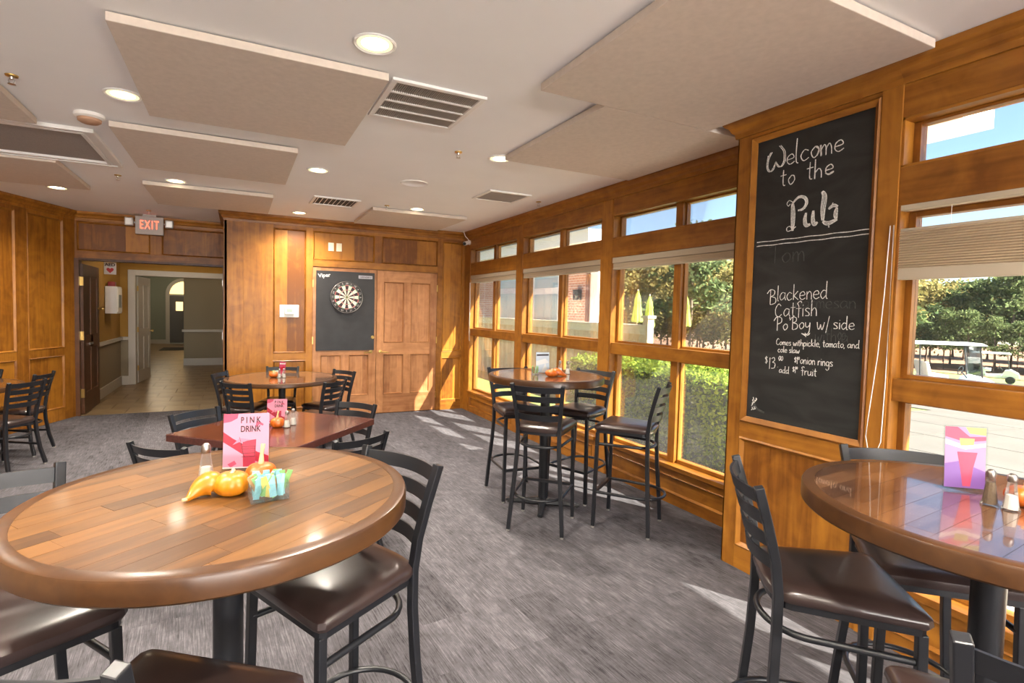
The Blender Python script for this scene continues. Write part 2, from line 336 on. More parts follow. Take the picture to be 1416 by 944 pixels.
def crown(path_fn, a0, a1, parent, end0=False, end1=False, mat=None):
    """crown moulding along a wall: profile in (d,z)"""
    prof = [(0,2.672),(.012,2.672),(.016,2.700),(.030,2.712),(.040,2.735),(.062,2.752),(.070,2.765),(.070,2.788),(0,2.788)]
    mb = MB(); n = len(prof)
    e0 = 1 if end0 else 0; e1 = 1 if end1 else 0
    vs = [path_fn(a0-e0*d, d, z) for d, z in prof] + [path_fn(a1+e1*d, d, z) for d, z in prof]
    mb.add(vs, [tuple(range(n)), tuple(range(2*n-1,n-1,-1))]+[(i,(i+1)%n,n+(i+1)%n,n+i) for i in range(n)])
    return mb.obj('crown_moulding', mat or M['wx'], parent)
def piece(name, T, a0, a1, z0, z1, parent, d0=-.03, d1=0., mat=None, bevel=.0015):
    if mat is None: mat = M['wz'] if (z1-z0) > (a1-a0) else M['wx']
    return MB().tbox(T, a0, a1, d0, d1, z0, z1).obj(name, mat, parent, bevel=bevel)
def panel(T, a0, a1, z0, z1, parent, cuts=(), depth=.016, mat=None, mould=.022, mm=None):
    """a recessed panel: veneer boards plus a moulding ring"""
    cs = [a0]+[a0+(a1-a0)*c for c in cuts]+[a1]
    for i in range(len(cs)-1):
        MB().tbox(T, cs[i]+.0004, cs[i+1]-.0004, -.03, -depth, z0, z1).obj('panel_board', mat or M['pz'], parent)
    mb = MB(); w = mould
    o = [(a0,z0),(a1,z0),(a1,z1),(a0,z1)]; i_ = [(a0+w,z0+w),(a1-w,z0+w),(a1-w,z1-w),(a0+w,z1-w)]; c_ = [(a0+w*.35,z0+w*.35),(a1-w*.35,z0+w*.35),(a1-w*.35,z1-w*.35),(a0+w*.35,z1-w*.35)]
    vs = [T(a,-.001,z) for a,z in o]+[T(a,.006,z) for a,z in c_]+[T(a,-depth+.001,z) for a,z in i_]
    fs = []
    for k in range(4):
        j = (k+1)%4; fs += [(k,j,4+j,4+k),(4+k,4+j,8+j,8+k)]
    mb.add(vs, fs); mb.obj('panel_moulding', mm or M['wz'], parent)

# --- back wall with the double doors
TB = lambda a,d,z: (a, 7.75-d, z)
wb = struct(MB().box(-.16,7.78,0,3.25,7.9,H).obj('wall_back', M['wz']))
for a0,a1 in ((-.15,.075),(.075,.345)): piece('veneer_board', TB, a0, a1, 0, H-.1, wb, mat=M['pz'])
piece('stile', TB, .345, .44, 0, 2.70, wb); piece('stile', TB, .862, .95, 0, 2.70, wb)
piece('stile', TB, 2.792, 2.878, 0, 2.70, wb); piece('stile', TB, 3.212, 3.25, 0, 2.70, wb)
piece('stile', TB, 1.815, 1.92, 2.232, 2.63, wb)
for a0,a1 in ((.44,.862),(2.878,3.212)):
    piece('rail', TB, a0, a1, 2.628, 2.70, wb); piece('rail', TB, a0, a1, .825, .925, wb); piece('rail', TB, a0, a1, 0, .15, wb)
piece('rail', TB, .95, 2.792, 2.63, 2.70, wb); piece('rail', TB, .95, 2.792, 2.14, 2.232, wb)
panel(TB, .44,.862,.925,2.628, wb, (.42,)); panel(TB, .44,.862,.15,.825, wb, (.55,))
panel(TB, .95,1.815,2.232,2.63, wb, (.33,.66)); panel(TB, 1.92,2.792,2.232,2.63, wb, (.62,))
panel(TB, 2.878,3.212,.925,2.628, wb, (.4,)); panel(TB, 2.878,3.212,.15,.825, wb, (.6,))
piece('frieze', TB, -.15, 3.25, 2.70, 2.788, wb, mat=M['wx'])
crown(TB, -.15, 3.25, wb, end0=True)
# return of the column on the left
TR = lambda a,d,z: (-.15-d, a, z)
piece('column_return', TR, 7.75, 8.93, 0, 2.788, wb, mat=M['pz'])
crown(TR, 7.75, 8.93, wb, end0=True, mat=M['wy'])

def leaf_door(name, x0, x1, label, dart=False):
    d = struct(empty(name, ((x0+x1)/2, 7.76, 0)), label); w = (x1-x0)/2
    T = lambda a,dd,z: (a, -dd, z)
    zs = [(0.012,.29),(.89,1.06),(1.97,2.13)]
    for s in (-1,1):
        lo, hi = sorted((s*w, s*(w-.105))); piece('stile', T, lo, hi, .012, 2.13, d, -.04, 0, M['door'])
    for z0,z1 in zs: piece('rail', T, -w+.105, w-.105, z0, z1, d, -.04, 0, M['doorx'])
    for z0,z1 in ((.29,.89),(1.06,1.97)):
        piece('muntin', T, -.055, .055, z0, z1, d, -.04, 0, M['door'])
        for a0,a1 in ((-w+.105,-.055),(.055,w-.105)): panel(T, a0, a1, z0, z1, d, (.35,.7), .014, M['door'], .018, M['door'])
    return d, T, w
d1, TD, dw = leaf_door('door_1', .953, 1.848, 'left leaf of the wooden double door, behind the dartboard backing')
d2, TD2, dw2 = leaf_door('door_2', 1.855, 2.79, 'right leaf of the wooden double door with four recessed panels')
def lever(parent, x, z, s):
    p = MB(); p.lathe([(.0,0),(.026,0),(.026,.01),(.0,.012)], 16)
    o = p.obj('handle_rose', M['brass'], parent, True); o.rotation_euler = (PI/2,0,0); o.location = (x,0,z)
    MB().tube([(x,0,z),(x,-.045,z),(x+s*.02,-.055,z-.002),(x+s*.11,-.058,z-.012)], .009, 8).obj('lever_handle', M['brass'], parent, True)
lever(d1, dw-.075, .93, -1); lever(d2, -dw2+.06, .93, 1)
o = MB().lathe([(0,-.02),(.028,-.02),(.028,.016),(.02,.024),(0,.024)], 16).obj('deadbolt', M['brass'], d1, True); o.rotation_euler = (PI/2,0,0); o.location = (dw-.055,-.004,1.145)
for z in (.25,1.1,1.9): MB().box(dw2-.005,-.012,z-.05,dw2+.008,.002,z+.05).obj('hinge', M['brass'], d2)
for z in (.25,1.1,1.9): MB().box(-dw-.006,-.012,z-.05,-dw+.006,.002,z+.05).obj('hinge', M['brass'], d1)

# --- entry wall with the wide opening
YE = 8.93
TE = lambda a,d,z: (a, YE-d, z)
we = struct(MB().box(-1.98,YE+.03,2.15,-.15,YE+.15,H).obj('wall_entry', M['wz']))
piece('rail', TE, -1.98, -.15, 2.16, 2.262, we); piece('rail', TE, -1.98, -.15, 2.655, 2.70, we); piece('frieze', TE, -1.98, -.15, 2.70, 2.788, we, mat=M['wx'])
piece('stile', TE, -1.98,-1.955,2.262,2.655, we); piece('stile', TE, -1.11,-.975,2.262,2.655, we); piece('stile', TE, -.165,-.15,2.262,2.655, we)
panel(TE, -1.955,-1.11,2.262,2.655, we, (.2,.65)); panel(TE, -.975,-.165,2.262,2.655, we, (.35,.7))
crown(TE, -1.98, -.15, we)
MB().box(-1.935,YE-.012,2.135,-.15,YE+.15,2.165).obj('door_head', M['doordark'], we)
MB().box(-.195,YE-.012,0,-.15,YE+.15,2.16).obj('door_jamb', M['doordark'], we)
MB().box(-1.985,YE-.012,0,-1.935,YE+.15,2.16).obj('door_jamb', M['doordark'], we)
for z in (.3,1.1,1.9): MB().box(-.205,YE+.02,z-.05,-.193,YE+.05,z+.05).obj('hinge', M['steel'], we)

# --- angled left wall
dl = Vector((-.42,-1)).normalized(); nl = Vector((1,-.42)).normalized()
TL = lambda a,d,z: (-1.98+dl.x*a+nl.x*d, YE+dl.y*a+nl.y*d, z)
wl = struct(MB().tbox(TL, -.05, 4.2, -.15, -.03, 0, H).obj('wall_left', M['wz']))
piece('stile', TL, 0, .2, 0, 2.70, wl)
a = .2
first = True
while a < 4.0:
    w_ = .575
    piece('rail', TL, a, a+w_, .0, .16, wl, mat=M['wz']); piece('rail', TL, a, a+w_, .86, .955, wl, mat=M['wz']); piece('rail', TL, a, a+w_, 2.63, 2.70, wl, mat=M['wz'])
    panel(TL, a, a+w_, .16, .86, wl, (.45,)); panel(TL, a, a+w_, .955, 2.63, wl, (.42,))
    piece('stile', TL, a+w_, a+w_+.17, 0, 2.70, wl)
    a += w_+.17
piece('frieze', TL, 0, 4.2, 2.70, 2.788, wl, mat=M['wz']); crown(TL, 0, 4.2, wl, mat=M['wz'])
xe, ye, _ = TL(4.2,-.03,0)
struct(MB().box(xe-.1,-9,0,xe,ye+.05,H).obj('wall_side', M['creamwall'])); struct(MB().box(xe-.1,-9.1,0,3.0,-9,H).obj('wall_rear', M['creamwall'])); struct(MB().box(2.81,-9,0,2.95,-4.2,H).obj('wall_right_rear', M['creamwall']))

# --- window walls
def window_bay(name, X, y0, y1, parent_wall):
    w = struct(empty(name, (X, (y0+y1)/2, 0))); h = (y1-y0)/2
    fr = M['wy']; vz = M['wz']
    def b(nm, x0,x1,a0,a1,z0,z1, mat): return MB().box(x0,a0,z0,x1,a1,z1).obj(nm, mat, w, bevel=.002)
    # reveals
    for s in (-1,1):
        lo,hi = sorted((s*h, s*(h-.012))); b('jamb', .0, .15, lo, hi, .33, 2.11, vz); b('jamb', .0,.15, lo, hi, 2.288, 2.52, vz)
    # sill and lower sash frames, glass
    b('window_sill', -.028, .15, -h, h, .295, .33, fr)
    b('head', .052, .15, -h, h, 2.085, 2.11, fr); b('transom_sill', .0, .15, -h, h, 2.288, 2.30, fr); b('transom_head', .0,.15,-h,h,2.505,2.52,fr)
    for (z0,z1,st) in ((.33,2.085,.03),(2.30,2.505,.03)):
        for s in (-1,1):
            lo,hi = sorted((s*(h-.012), s*(h-.012-st))); b('sash_stile', .075,.13,lo,hi,z0,z1,vz)
            lo,hi = sorted((s*.038, s*.05)); b('sash_stile', .085,.125,lo,hi,z0,z1,vz)
        b('mullion', .052,.13,-.038,.038,z0,z1,vz)
    for s in (-1,1):
        lo,hi = sorted((s*.05, s*(h-.042)))
        for z0,z1 in ((.33,.36),(1.174,1.186),(1.292,1.312),(2.06,2.085)): b('sash_rail', .075,.13,lo,hi,z0,z1,fr)
        for z0,z1 in ((2.30,2.315),(2.49,2.505)): b('sash_rail', .075,.13,lo,hi,z0,z1,fr)
        for z0,z1 in ((.36,1.174),(1.312,2.06),(2.315,2.49)):
            MB().box(.102,lo,z0,.106,hi,z1).obj('pane', M['glass'], w)
    b('mid_rail', .012,.13,-h+.012,h-.012,1.186,1.292,fr)
    return w
def shade(label, X, y0, y1, group=None, lowered=False):
    o = empty('cellular_shade', (X-.02, (y0+y1)/2, 2.0)); tag(o, label, 'window shade', group); h = (y1-y0)/2-.006
    if not lowered:
        MB().box(.022,-h,.055,.07,h,.108).obj('headrail', M['shaderail'], o, bevel=.004)
        m = MB(); n = 5
        for i in range(n): z = .052-i*.0085; m.box(.03,-h+.004,z-.0075,.064,h-.004,z)
        m.obj('folded_fabric', M['shade'], o); MB().box(.028,-h,-.006,.066,h,.010).obj('bottom_rail', M['shaderail'], o, bevel=.003)
    else:
        MB().box(.022,-h,.085,.07,h,.135).obj('headrail', M['shaderail'], o, bevel=.004)
        MB().box(.028,-h,-.012,.066,h,.002).obj('top_rail', M['shaderail'], o, bevel=.003)
        m = MB(); n = 15
        for i in range(n):
            z0 = -.012-i*.0115; m.add([(.03,-h,z0),(.022,-h,z0-.00575),(.03,-h,z0-.0115),(.03,h,z0),(.022,h,z0-.00575),(.03,h,z0-.0115),(.062,-h,z0),(.07,-h,z0-.00575),(.062,-h,z0-.0115),(.062,h,z0),(.07,h,z0-.00575),(.062,h,z0-.0115)],
              [(0,1,4,3),(1,2,5,4),(6,9,10,7),(7,10,11,8)])
        m.obj('pleated_fabric', M['shade'], o); MB().box(.026,-h,-.238,.068,h,-.184).obj('bottom_rail', M['shaderail'], o, bevel=.003)
        for y in (-.55,.2,.6): MB().tube([(.045,y,.09),(.045,y,-.0)], .0012, 5).obj('lift_cord', M['cord'], o)
    return o

def window_wall(name, X, bays, posts, yend0, yend1):
    T = lambda a,d,z: (X-d, a, z)
    w = struct(MB().box(X+.03,yend0,0,X+.16,yend1,.295).obj(name, M['wy']))
    MB().box(X+.03,yend0,2.52,X+.16,yend1,H).obj('header', M['wy'], w)
    MB().box(X,yend0,2.11,X+.15,yend1,2.288).obj('transom_rail', M['wy'], w, bevel=.002)
    piece('fascia', T, yend0, yend1, 2.52, 2.788, w, mat=M['wy'])
    crown(T, yend0, yend1, w, mat=M['wy'])
    for a0,a1 in posts: MB().box(X-.006,a0,0,X+.16,a1,2.70).obj('post', M['wz'], w, bevel=.002)
    for a0,a1 in bays:
        piece('rail', T, a0, a1, .0, .085, w, mat=M['wy']); piece('rail', T, a0, a1, .235, .295, w, mat=M['wy'])
        piece('stile', T, a0, a0+.05, .085, .235, w, mat=M['wz']); piece('stile', T, a1-.05, a1, .085, .235, w, mat=M['wz'])
        panel(T, a0+.05, a1-.05, .085, .235, w, (), .016, M['wy'], .02, M['wy'])
    return w, T
ww, TW = window_wall('wall_window', 3.25, [(6.03,7.53),(4.265,5.865),(2.5,4.1)], [(7.53,7.75),(5.865,6.03),(4.1,4.265),(2.34,2.5)], 2.34, 7.75)
window_bay('window_1', 3.25, 6.03, 7.53, ww); window_bay('window_2', 3.25, 4.265, 5.865, ww); window_bay('window_3', 3.25, 2.5, 4.1, ww)
shade('raised tan cellular shade at the window nearest the double door', 3.25, 6.03, 7.53)
shade('raised tan cellular shade at the middle window behind the tall table', 3.25, 4.265, 5.865)
shade('raised tan cellular shade at the window left of the chalkboard', 3.25, 2.5, 4.1)
XC = 2.81
near_bays = [(-.17,1.43),(-1.935,-.335),(-3.7,-2.1)]
wn, TN = window_wall('wall_terrace', XC, near_bays, [(-.335,-.17),(-2.1,-1.935),(-4.2,-3.7)], -4.2, 1.43)
for i,(a0,a1) in enumerate(near_bays): window_bay('window_%d' % (4+i), XC, a0, a1, wn)
shade('half lowered pleated tan shade at the window right of the chalkboard', XC, -.17, 1.43, None, True)

# --- chalkboard pier
TC = lambda a,d,z: (XC-d, a, z)
wc = struct(MB().box(XC+.03,1.43,0,XC+.15,2.33,H).box(XC+.15,2.26,0,3.40,2.33,H).obj('wall_chalkboard', M['wz']))
piece('stile', TC, 2.245, 2.34, 0, 2.70, wc); piece('stile', TC, 1.43, 1.52, 0, 2.70, wc, d1=.008)
piece('rail', TC, 1.52, 2.245, 2.655, 2.70, wc, mat=M['wy']); piece('rail', TC, 1.52, 2.245, .83, .92, wc, mat=M['wy']); piece('rail', TC, 1.52, 2.245, 0, .14, wc, mat=M['wy'])
panel(TC, 1.52, 2.245, .14, .83, wc, (.35,.72), .016, M['pz'], .03)
piece('frieze', TC, 1.43, 2.34, 2.70, 2.788, wc, mat=M['wy']); piece('backing', TC, 1.52, 2.245, .92, 2.655, wc, -.03, -.012)
crown(TC, 1.43, 2.34, wc, end1=True, mat=M['wy'])
TC2 = lambda a,d,z: (a, 2.34+d, z)
piece('pier_return', TC2, XC, 3.25, 0, 2.788, wc, -.01, 0, M['wz']); crown(TC2, XC, 3.25, wc, end0=True, mat=M['wx'])

# ------------------------------------------------------------------ hall beyond the opening
hf = struct(MB().box(-5,YE,-.06,1.2,24.3,-.012).obj('floor_hall', M['grout']), 'tiled hall floor beyond the wide opening')
tile_me = None
ts = .46
for j in range(0, 14):
    for i in range(-3, 5):
        x = -1.9+i*ts+(.23 if j%2 else 0); y = YE+.02+j*ts
        if x < -2.45 and y < 12.0 or x > .6: continue
        if tile_me is None:
            o = MB().box(0,0,-.012,ts-.006,ts-.006,-.001).obj('floor_tile', M['tile'], hf); tile_me = o.data
        else:
            o = bpy.data.objects.new('floor_tile', tile_me); COL.objects.link(o); o.parent = hf
        o.location = (x,y,0)
MB().box(-5,YE+.02+14*ts,-.012,.6,24.2,-.001).obj('far_floor', M['tile'], hf)
struct(MB().box(-5,YE+.1,H,1.2,24.3,H+.06).obj('ceiling_hall', M['white']))
wh = struct(MB().box(-2.12,YE+.15,0,-2.0,12.1,H).obj('wall_hall_left', M['ochre']))
MB().box(-2.0,YE+.15,0,-1.992,12.1,.86).obj('wainscot', M['beige'], wh); MB().box(-2.0,YE+.15,.86,-1.955,12.1,.92).obj('chair_rail', M['trimw'], wh, bevel=.006); MB().box(-2.0,YE+.15,0,-1.975,12.1,.17).obj('skirting', M['trimw'], wh)
wf = struct(MB().box(-2.12,12.1,0,-1.86,12.22,H).box(-1.86,12.1,2.2,1.2,12.22,H).obj('wall_hall_end', M['ochre']))
MB().box(-2.0,12.092,0,-1.86,12.1,.86).obj('wainscot', M['beige'], wf); MB().box(-2.0,12.06,.86,-1.86,12.1,.92).obj('chair_rail', M['trimw'], wf, bevel=.006); MB().box(-2.0,12.075,0,-1.86,12.1,.17).obj('skirting', M['trimw'], wf)
MB().box(-1.87,12.07,0,-1.75,12.25,2.2).obj('casing', M['trimw'], wf, bevel=.008); MB().box(-1.75,12.07,2.09,1.2,12.25,2.2).obj('casing', M['trimw'], wf, bevel=.008)
struct(MB().box(.6,YE+.15,0,.7,24.3,H).obj('wall_hall_right', M['ochre']))
w2 = struct(MB().box(-1.22,15.5,0,1.2,15.62,H).obj('wall_lobby', M['beige']))
MB().box(-1.26,15.46,.86,1.2,15.5,.92).obj('chair_rail', M['trimw'], w2, bevel=.006); MB().box(-1.23,15.475,0,1.2,15.5,.18).obj('skirting', M['trimw'], w2); MB().box(-.64,15.485,1.80,-.55,15.5,1.89).obj('thermostat_plate', M['beige'], w2)
w3 = struct(MB().box(-5,24.2,0,1.2,24.3,H).obj('wall_far', M['sage'])); struct(MB().box(-3.55,12.22,0,-3.45,24.3,H).obj('wall_lobby_left', M['sage']))
MB().box(-3.45,24.17,0,-2.5,24.2,.16).obj('skirting', M['trimw'], w3)
def arch_casing(parent, cx, hw, zs, wdt, y0, y1, horizontal=True):
    mb = MB(); n = 14
    inn = [(cx-hw,0)]+[(cx-hw*math.cos(PI*i/n), zs+hw*math.sin(PI*i/n)) for i in range(n+1)]+[(cx+hw,0)]
    ow = hw+wdt; out = [(cx-ow,0)]+[(cx-ow*math.cos(PI*i/n), zs+ow*math.sin(PI*i/n)) for i in range(n+1)]+[(cx+ow,0)]
    P = (lambda a,y,z:(a,y,z)) if horizontal else (lambda a,y,z:(y,a,z))
    k = len(inn); vs = [P(a,y0,z) for a,z in inn]+[P(a,y0,z) for a,z in out]+[P(a,y1,z) for a,z in inn]+[P(a,y1,z) for a,z in out]
    fs = []
    for i in range(k-1): fs += [(i,i+1,k+i+1,k+i),(2*k+i,2*k+i+1,i+1,i),(k+i,k+i+1,3*k+i+1,3*k+i)]
    mb.add(vs, fs); return mb.obj('arch_casing', M['trimw'], parent), inn, P
_, inn, P = arch_casing(w3, -1.88, .5, 1.95, .13, 24.1, 24.2)
MB().add([P(a,24.16,z) for a,z in inn if z >= 1.94]+[], [tuple(range(len([1 for a,z in inn if z >= 1.94])))]).obj('fanlight', M['warmglow'], w3)
MB().box(-2.38,24.15,1.88,-1.38,24.19,1.95).obj('arch_transom', M['trimw'], w3); gd = MB().box(-2.38,24.155,.05,-1.38,24.19,1.88).obj('grey_door', M['slategrey'], w3)
MB().box(-2.17,24.14,1.30,-1.93,24.156,1.65).obj('door_window', M['warmglow'], gd)
arch_casing(w3, 21.6, .55, 1.75, .14, -3.45, -3.40, False)
# white hall door, open
dwh = struct(empty('door_4', (-1.755,12.28,0), math.radians(-8)), 'white panelled door standing open at the end of the hall'); TQ = lambda a,d,z: (d, a, z)
for a0,a1 in ((0,.11),(.65,.76)): piece('stile', TQ, a0, a1, .01, 2.08, dwh, -.02, .02, M['trimw'])
for z0,z1 in ((.01,.25),(.9,1.06),(1.93,2.08)): piece('rail', TQ, .11, .65, z0, z1, dwh, -.02, .02, M['trimw'])
piece('muntin', TQ, .34, .42, .25, 1.93, dwh, -.02, .02, M['trimw'])
for z0,z1 in ((.25,.9),(1.06,1.93)):
    for a0,a1 in ((.11,.34),(.42,.65)): piece('door_panel', TQ, a0, a1, z0, z1, dwh, -.012, .008, M['trimw'])
for z in (.3,1.05,1.85): MB().box(.0,-.02,z-.05,.03,.0,z+.05).obj('hinge', M['brass'], dwh)
o = MB().lathe([(0,0),(.012,0),(.012,.03),(.028,.045),(.022,.07),(0,.075)],14).obj('door_knob', M['brass'], dwh, True); o.rotation_euler = (0,PI/2,0); o.location = (.02,.70,1.0)
# dark entry door, open into the hall
dd = struct(empty('door_3', (-1.925,YE+.07,0), 0), 'dark wooden entry door swung open into the hall')
for a0,a1 in ((0,.12),(.80,.92)): piece('stile', TQ, a0, a1, .015, 2.09, dd, -.022, .022, M['doordark'])
for z0,z1 in ((.015,.30),(.92,1.10),(1.92,2.09)): piece('rail', TQ, .12, .80, z0, z1, dd, -.022, .022, M['doordark'])
piece('muntin', TQ, .41, .51, .30, 1.92, dd, -.022, .022, M['doordark'])
for z0,z1 in ((.30,.92),(1.10,1.92)):
    for a0,a1 in ((.12,.41),(.51,.80)): piece('door_panel', TQ, a0, a1, z0, z1, dd, -.012, .010, M['doordark'])
for z in (.3,1.1,1.85): MB().box(-.012,-.02,z-.06,.026,.012,z+.06).obj('hinge', M['brass'], dd)
MB().box(.022,.3,.955,.03,.5,.985).obj('pull_plate', M['steel'], dd)
o = MB().lathe([(0,0),(.014,0),(.014,.03),(.03,.05),(.024,.075),(0,.08)],16).obj('door_knob', M['brass'], dd, True); o.rotation_euler = (0,PI/2,0); o.location = (.022,.85,1.47)
# first aid cabinet and its sign
t = tag(empty('wall_cabinet', (-1.992,10.78,1.38)), 'white wall-mounted defibrillator cabinet with small window in the hall', 'cabinet')
MB().box(0,0,0,.17,.42,.46).obj('body', M['whitem'], t, bevel=.01); MB().box(.17,.03,.03,.178,.39,.43).obj('cabinet_door', M['white'], t); MB().box(.178,.10,.10,.181,.32,.32).obj('viewing_window', M['extglass'], t); MB().box(.02,.12,.46,.12,.26,.54).obj('alarm_beacon', plain('beacon', (.22,.012,.015), .3), t, bevel=.01)
t = tag(empty('wall_sign', (-1.992,10.74,2.035)), 'small white AED heart sign beside the dark open door', 'sign')
MB().box(0,0,0,.17,.006,.20).obj('plate', M['cardwhite'], t); text_obj('lettering', 'AED', .075, M['ink'], face_matrix((.085,-.001,.135),(1,0,0),(0,0,1)), t, bold=True)
hp = []
for i in range(24):
    q = 2*PI*i/24; hp.append((.085+.0032*16*math.sin(q)**3, .07+.0032*(13*math.cos(q)-5*math.cos(2*q)-2*math.cos(3*q)-math.cos(4*q))))
MB().add([(x,-.002,z) for x,z in hp], [tuple(range(24))]).obj('heart', plain('heart', (.45,.02,.03), .5), t)
tag(MB().box(-2.35,20.6,-.001,-1.35,21.9,.012).obj('door_mat', M['mat'], None, bevel=.004), 'dark mat lying on the far hall floor', 'mat')

# ------------------------------------------------------------------ chalkboard with lettering
G = {
'a':(.54,[[(.42,.45),(.2,.5),(.03,.25),(.15,.02),(.38,.2),(.43,.48)],[(.43,.48),(.42,.15),(.5,0)]]),
'b':(.5,[[(.05,1),(.06,0)],[(.06,.3),(.25,.5),(.42,.28),(.28,.02),(.06,.06)]]),
'c':(.47,[[(.4,.42),(.2,.5),(.03,.25),(.18,0),(.42,.1)]]),
'd':(.56,[[(.4,.45),(.2,.5),(.03,.25),(.17,0),(.4,.2)],[(.42,1.05),(.41,.1),(.52,0)]]),
'e':(.5,[[(.05,.25),(.4,.3),(.3,.5),(.08,.4),(.05,.15),(.22,0),(.45,.1)]]),
'f':(.42,[[(.40,.82),(.3,.95),(.1,.8),(.2,.6),(.2,-.1)],[(.02,.48),(.38,.5)]]),
'g':(.52,[[(.4,.42),(.2,.5),(.04,.25),(.2,.02),(.4,.2)],[(.41,.48),(.42,-.25),(.2,-.45),(.02,-.3)]]),
'h':(.5,[[(.06,1),(.06,0)],[(.06,.3),(.25,.5),(.38,.35),(.4,0)]]),
'i':(.2,[[(.08,.5),(.09,0)],[(.08,.68),(.09,.72)]]),
'k':(.48,[[(.06,1),(.06,0)],[(.38,.55),(.08,.25)],[(.08,.25),(.42,0)]]),
'l':(.22,[[(.08,1),(.08,.1),(.16,0)]]),
'm':(.62,[[(.05,.5),(.06,0)],[(.06,.3),(.2,.5),(.28,.35),(.29,0)],[(.29,.3),(.42,.5),(.52,.35),(.55,0)]]),
'n':(.48,[[(.05,.5),(.06,0)],[(.06,.3),(.22,.5),(.36,.35),(.38,0)]]),
'o':(.48,[[(.22,.5),(.04,.28),(.18,0),(.4,.2),(.36,.45),(.22,.5)]]),
'p':(.5,[[(.06,.5),(.05,-.45)],[(.06,.3),(.25,.5),(.42,.28),(.25,0),(.07,.1)]]),
'r':(.38,[[(.06,.5),(.06,0)],[(.06,.28),(.2,.48),(.34,.45)]]),
's':(.42,[[(.36,.44),(.18,.5),(.06,.38),(.3,.2),(.3,.04),(.05,.03)]]),
't':(.38,[[(.16,.85),(.16,.1),(.3,0)],[(0,.55),(.34,.57)]]),
'u':(.52,[[(.05,.5),(.06,.12),(.2,0),(.38,.2)],[(.4,.5),(.4,.1),(.48,0)]]),
'v':(.45,[[(.03,.5),(.2,0),(.4,.5)]]),
'w':(.62,[[(.03,.5),(.08,.1),(.18,0),(.28,.35)],[(.28,.35),(.33,.08),(.42,0),(.55,.5)]]),
'y':(.5,[[(.05,.5),(.08,.2),(.22,.12),(.38,.3)],[(.42,.5),(.38,-.2),(.2,-.45),(.03,-.35)]]),
'B':(.62,[[(.12,.95),(.12,0)],[(-.12,.7),(.1,.95),(.4,.88),(.38,.62),(.14,.5)],[(.14,.5),(.48,.4),(.5,.1),(.2,-.03),(.1,.02)]]),
'C':(.62,[[(.5,.82),(.3,.98),(.06,.6),(.1,.15),(.35,0),(.58,.2)]]),
'P':(.58,[[(.16,.95),(.16,-.02)],[(-.12,.68),(.1,.97),(.45,.9),(.46,.6),(.18,.45)]]),
'T':(.55,[[(.25,.95),(.25,0)],[(-.05,.85),(.3,.97),(.6,.95)]]),
'$':(.42,[[(.36,.75),(.18,.82),(.06,.65),(.3,.45),(.3,.22),(.05,.2)],[(.2,.95),(.19,.05)]]),
'1':(.2,[[(.1,.85),(.09,-.1)]]),
'3':(.42,[[(.05,.78),(.25,.9),(.34,.7),(.15,.5)],[(.15,.5),(.38,.4),(.32,.05),(.05,-.02)]]),
'0':(.42,[[(.2,.8),(.04,.45),(.18,.05),(.36,.3),(.33,.7),(.2,.8)]]),
"'":(.14,[[(.06,1.0),(.05,.85)]]), ',':(.16,[[(.06,.06),(.02,-.12)]]), '.':(.14,[[(.05,.0),(.07,.03)]]), '/':(.3,[[(.26,.95),(.05,-.25)]]), ' ':(.3,[]),
}
def smooth_path(pts, sub=5):
    if len(pts) < 3: return pts
    out = []
    P = [pts[0]]+list(pts)+[pts[-1]]
    for i in range(1,len(P)-2):
        for k in range(sub):
            t = k/sub; q = []
            for d in (0,1):
                p0,p1,p2,p3 = P[i-1][d],P[i][d],P[i+1][d],P[i+2][d]
                q.append(.5*((2*p1)+(-p0+p2)*t+(2*p0-5*p1+4*p2-p3)*t*t+(-p0+3*p1-3*p2+p3)*t**3))
            out.append(tuple(q))
    out.append(pts[-1]); return out
CB_Y, CB_X = 2.2, XC+.004      # board left edge, board face
def ribbon(mb, pts, w):
    """chalk stroke on the board; pts in (a,z) with a to the right of the left edge"""
    n = len(pts)
    L, R = [], []
    for i,(a,z) in enumerate(pts):
        i0, i1 = max(i-1,0), min(i+1,n-1); dx, dz = pts[i1][0]-pts[i0][0], pts[i1][1]-pts[i0][1]; q = math.hypot(dx,dz) or 1
        ww = w*(.75+.5*random.random())/2
        L.append((a-dz/q*ww, z+dx/q*ww)); R.append((a+dz/q*ww, z-dx/q*ww))
    vs = [(CB_X-.0012, CB_Y-a, z) for a,z in L]+[(CB_X-.0012, CB_Y-a, z) for a,z in R]+[(CB_X, CB_Y-a, z) for a,z in L]+[(CB_X, CB_Y-a, z) for a,z in R]
    fs = []
    for i in range(n-1): fs += [(i,i+1,n+i+1,n+i),(2*n+i,2*n+i+1,i+1,i),(n+i,n+i+1,3*n+i+1,3*n+i)]
    mb.add(vs, fs)
def write(mb, s, a, z, size, w, sx=1.0, slope=0.0, jitter=.012):
    for ch in s:
        adv, strokes = G[ch]
        jz = (random.random()-.5)*jitter*2*size
        for st in strokes:
            pts = [(a+x*size*sx, z+y*size+jz+slope*(x*size*sx)) for x,y in st]
            ribbon(mb, smooth_path(pts), w)
        a += adv*size*sx; z += slope*adv*size*sx
    return a
cb = tag(empty('chalkboard', (0,0,0)), 'tall framed chalkboard with handwritten pub menu on the wooden pier', 'chalkboard')
MB().box(CB_X,1.548,.96,XC+.012,2.202,2.615).obj('slate', M['slate'], cb)
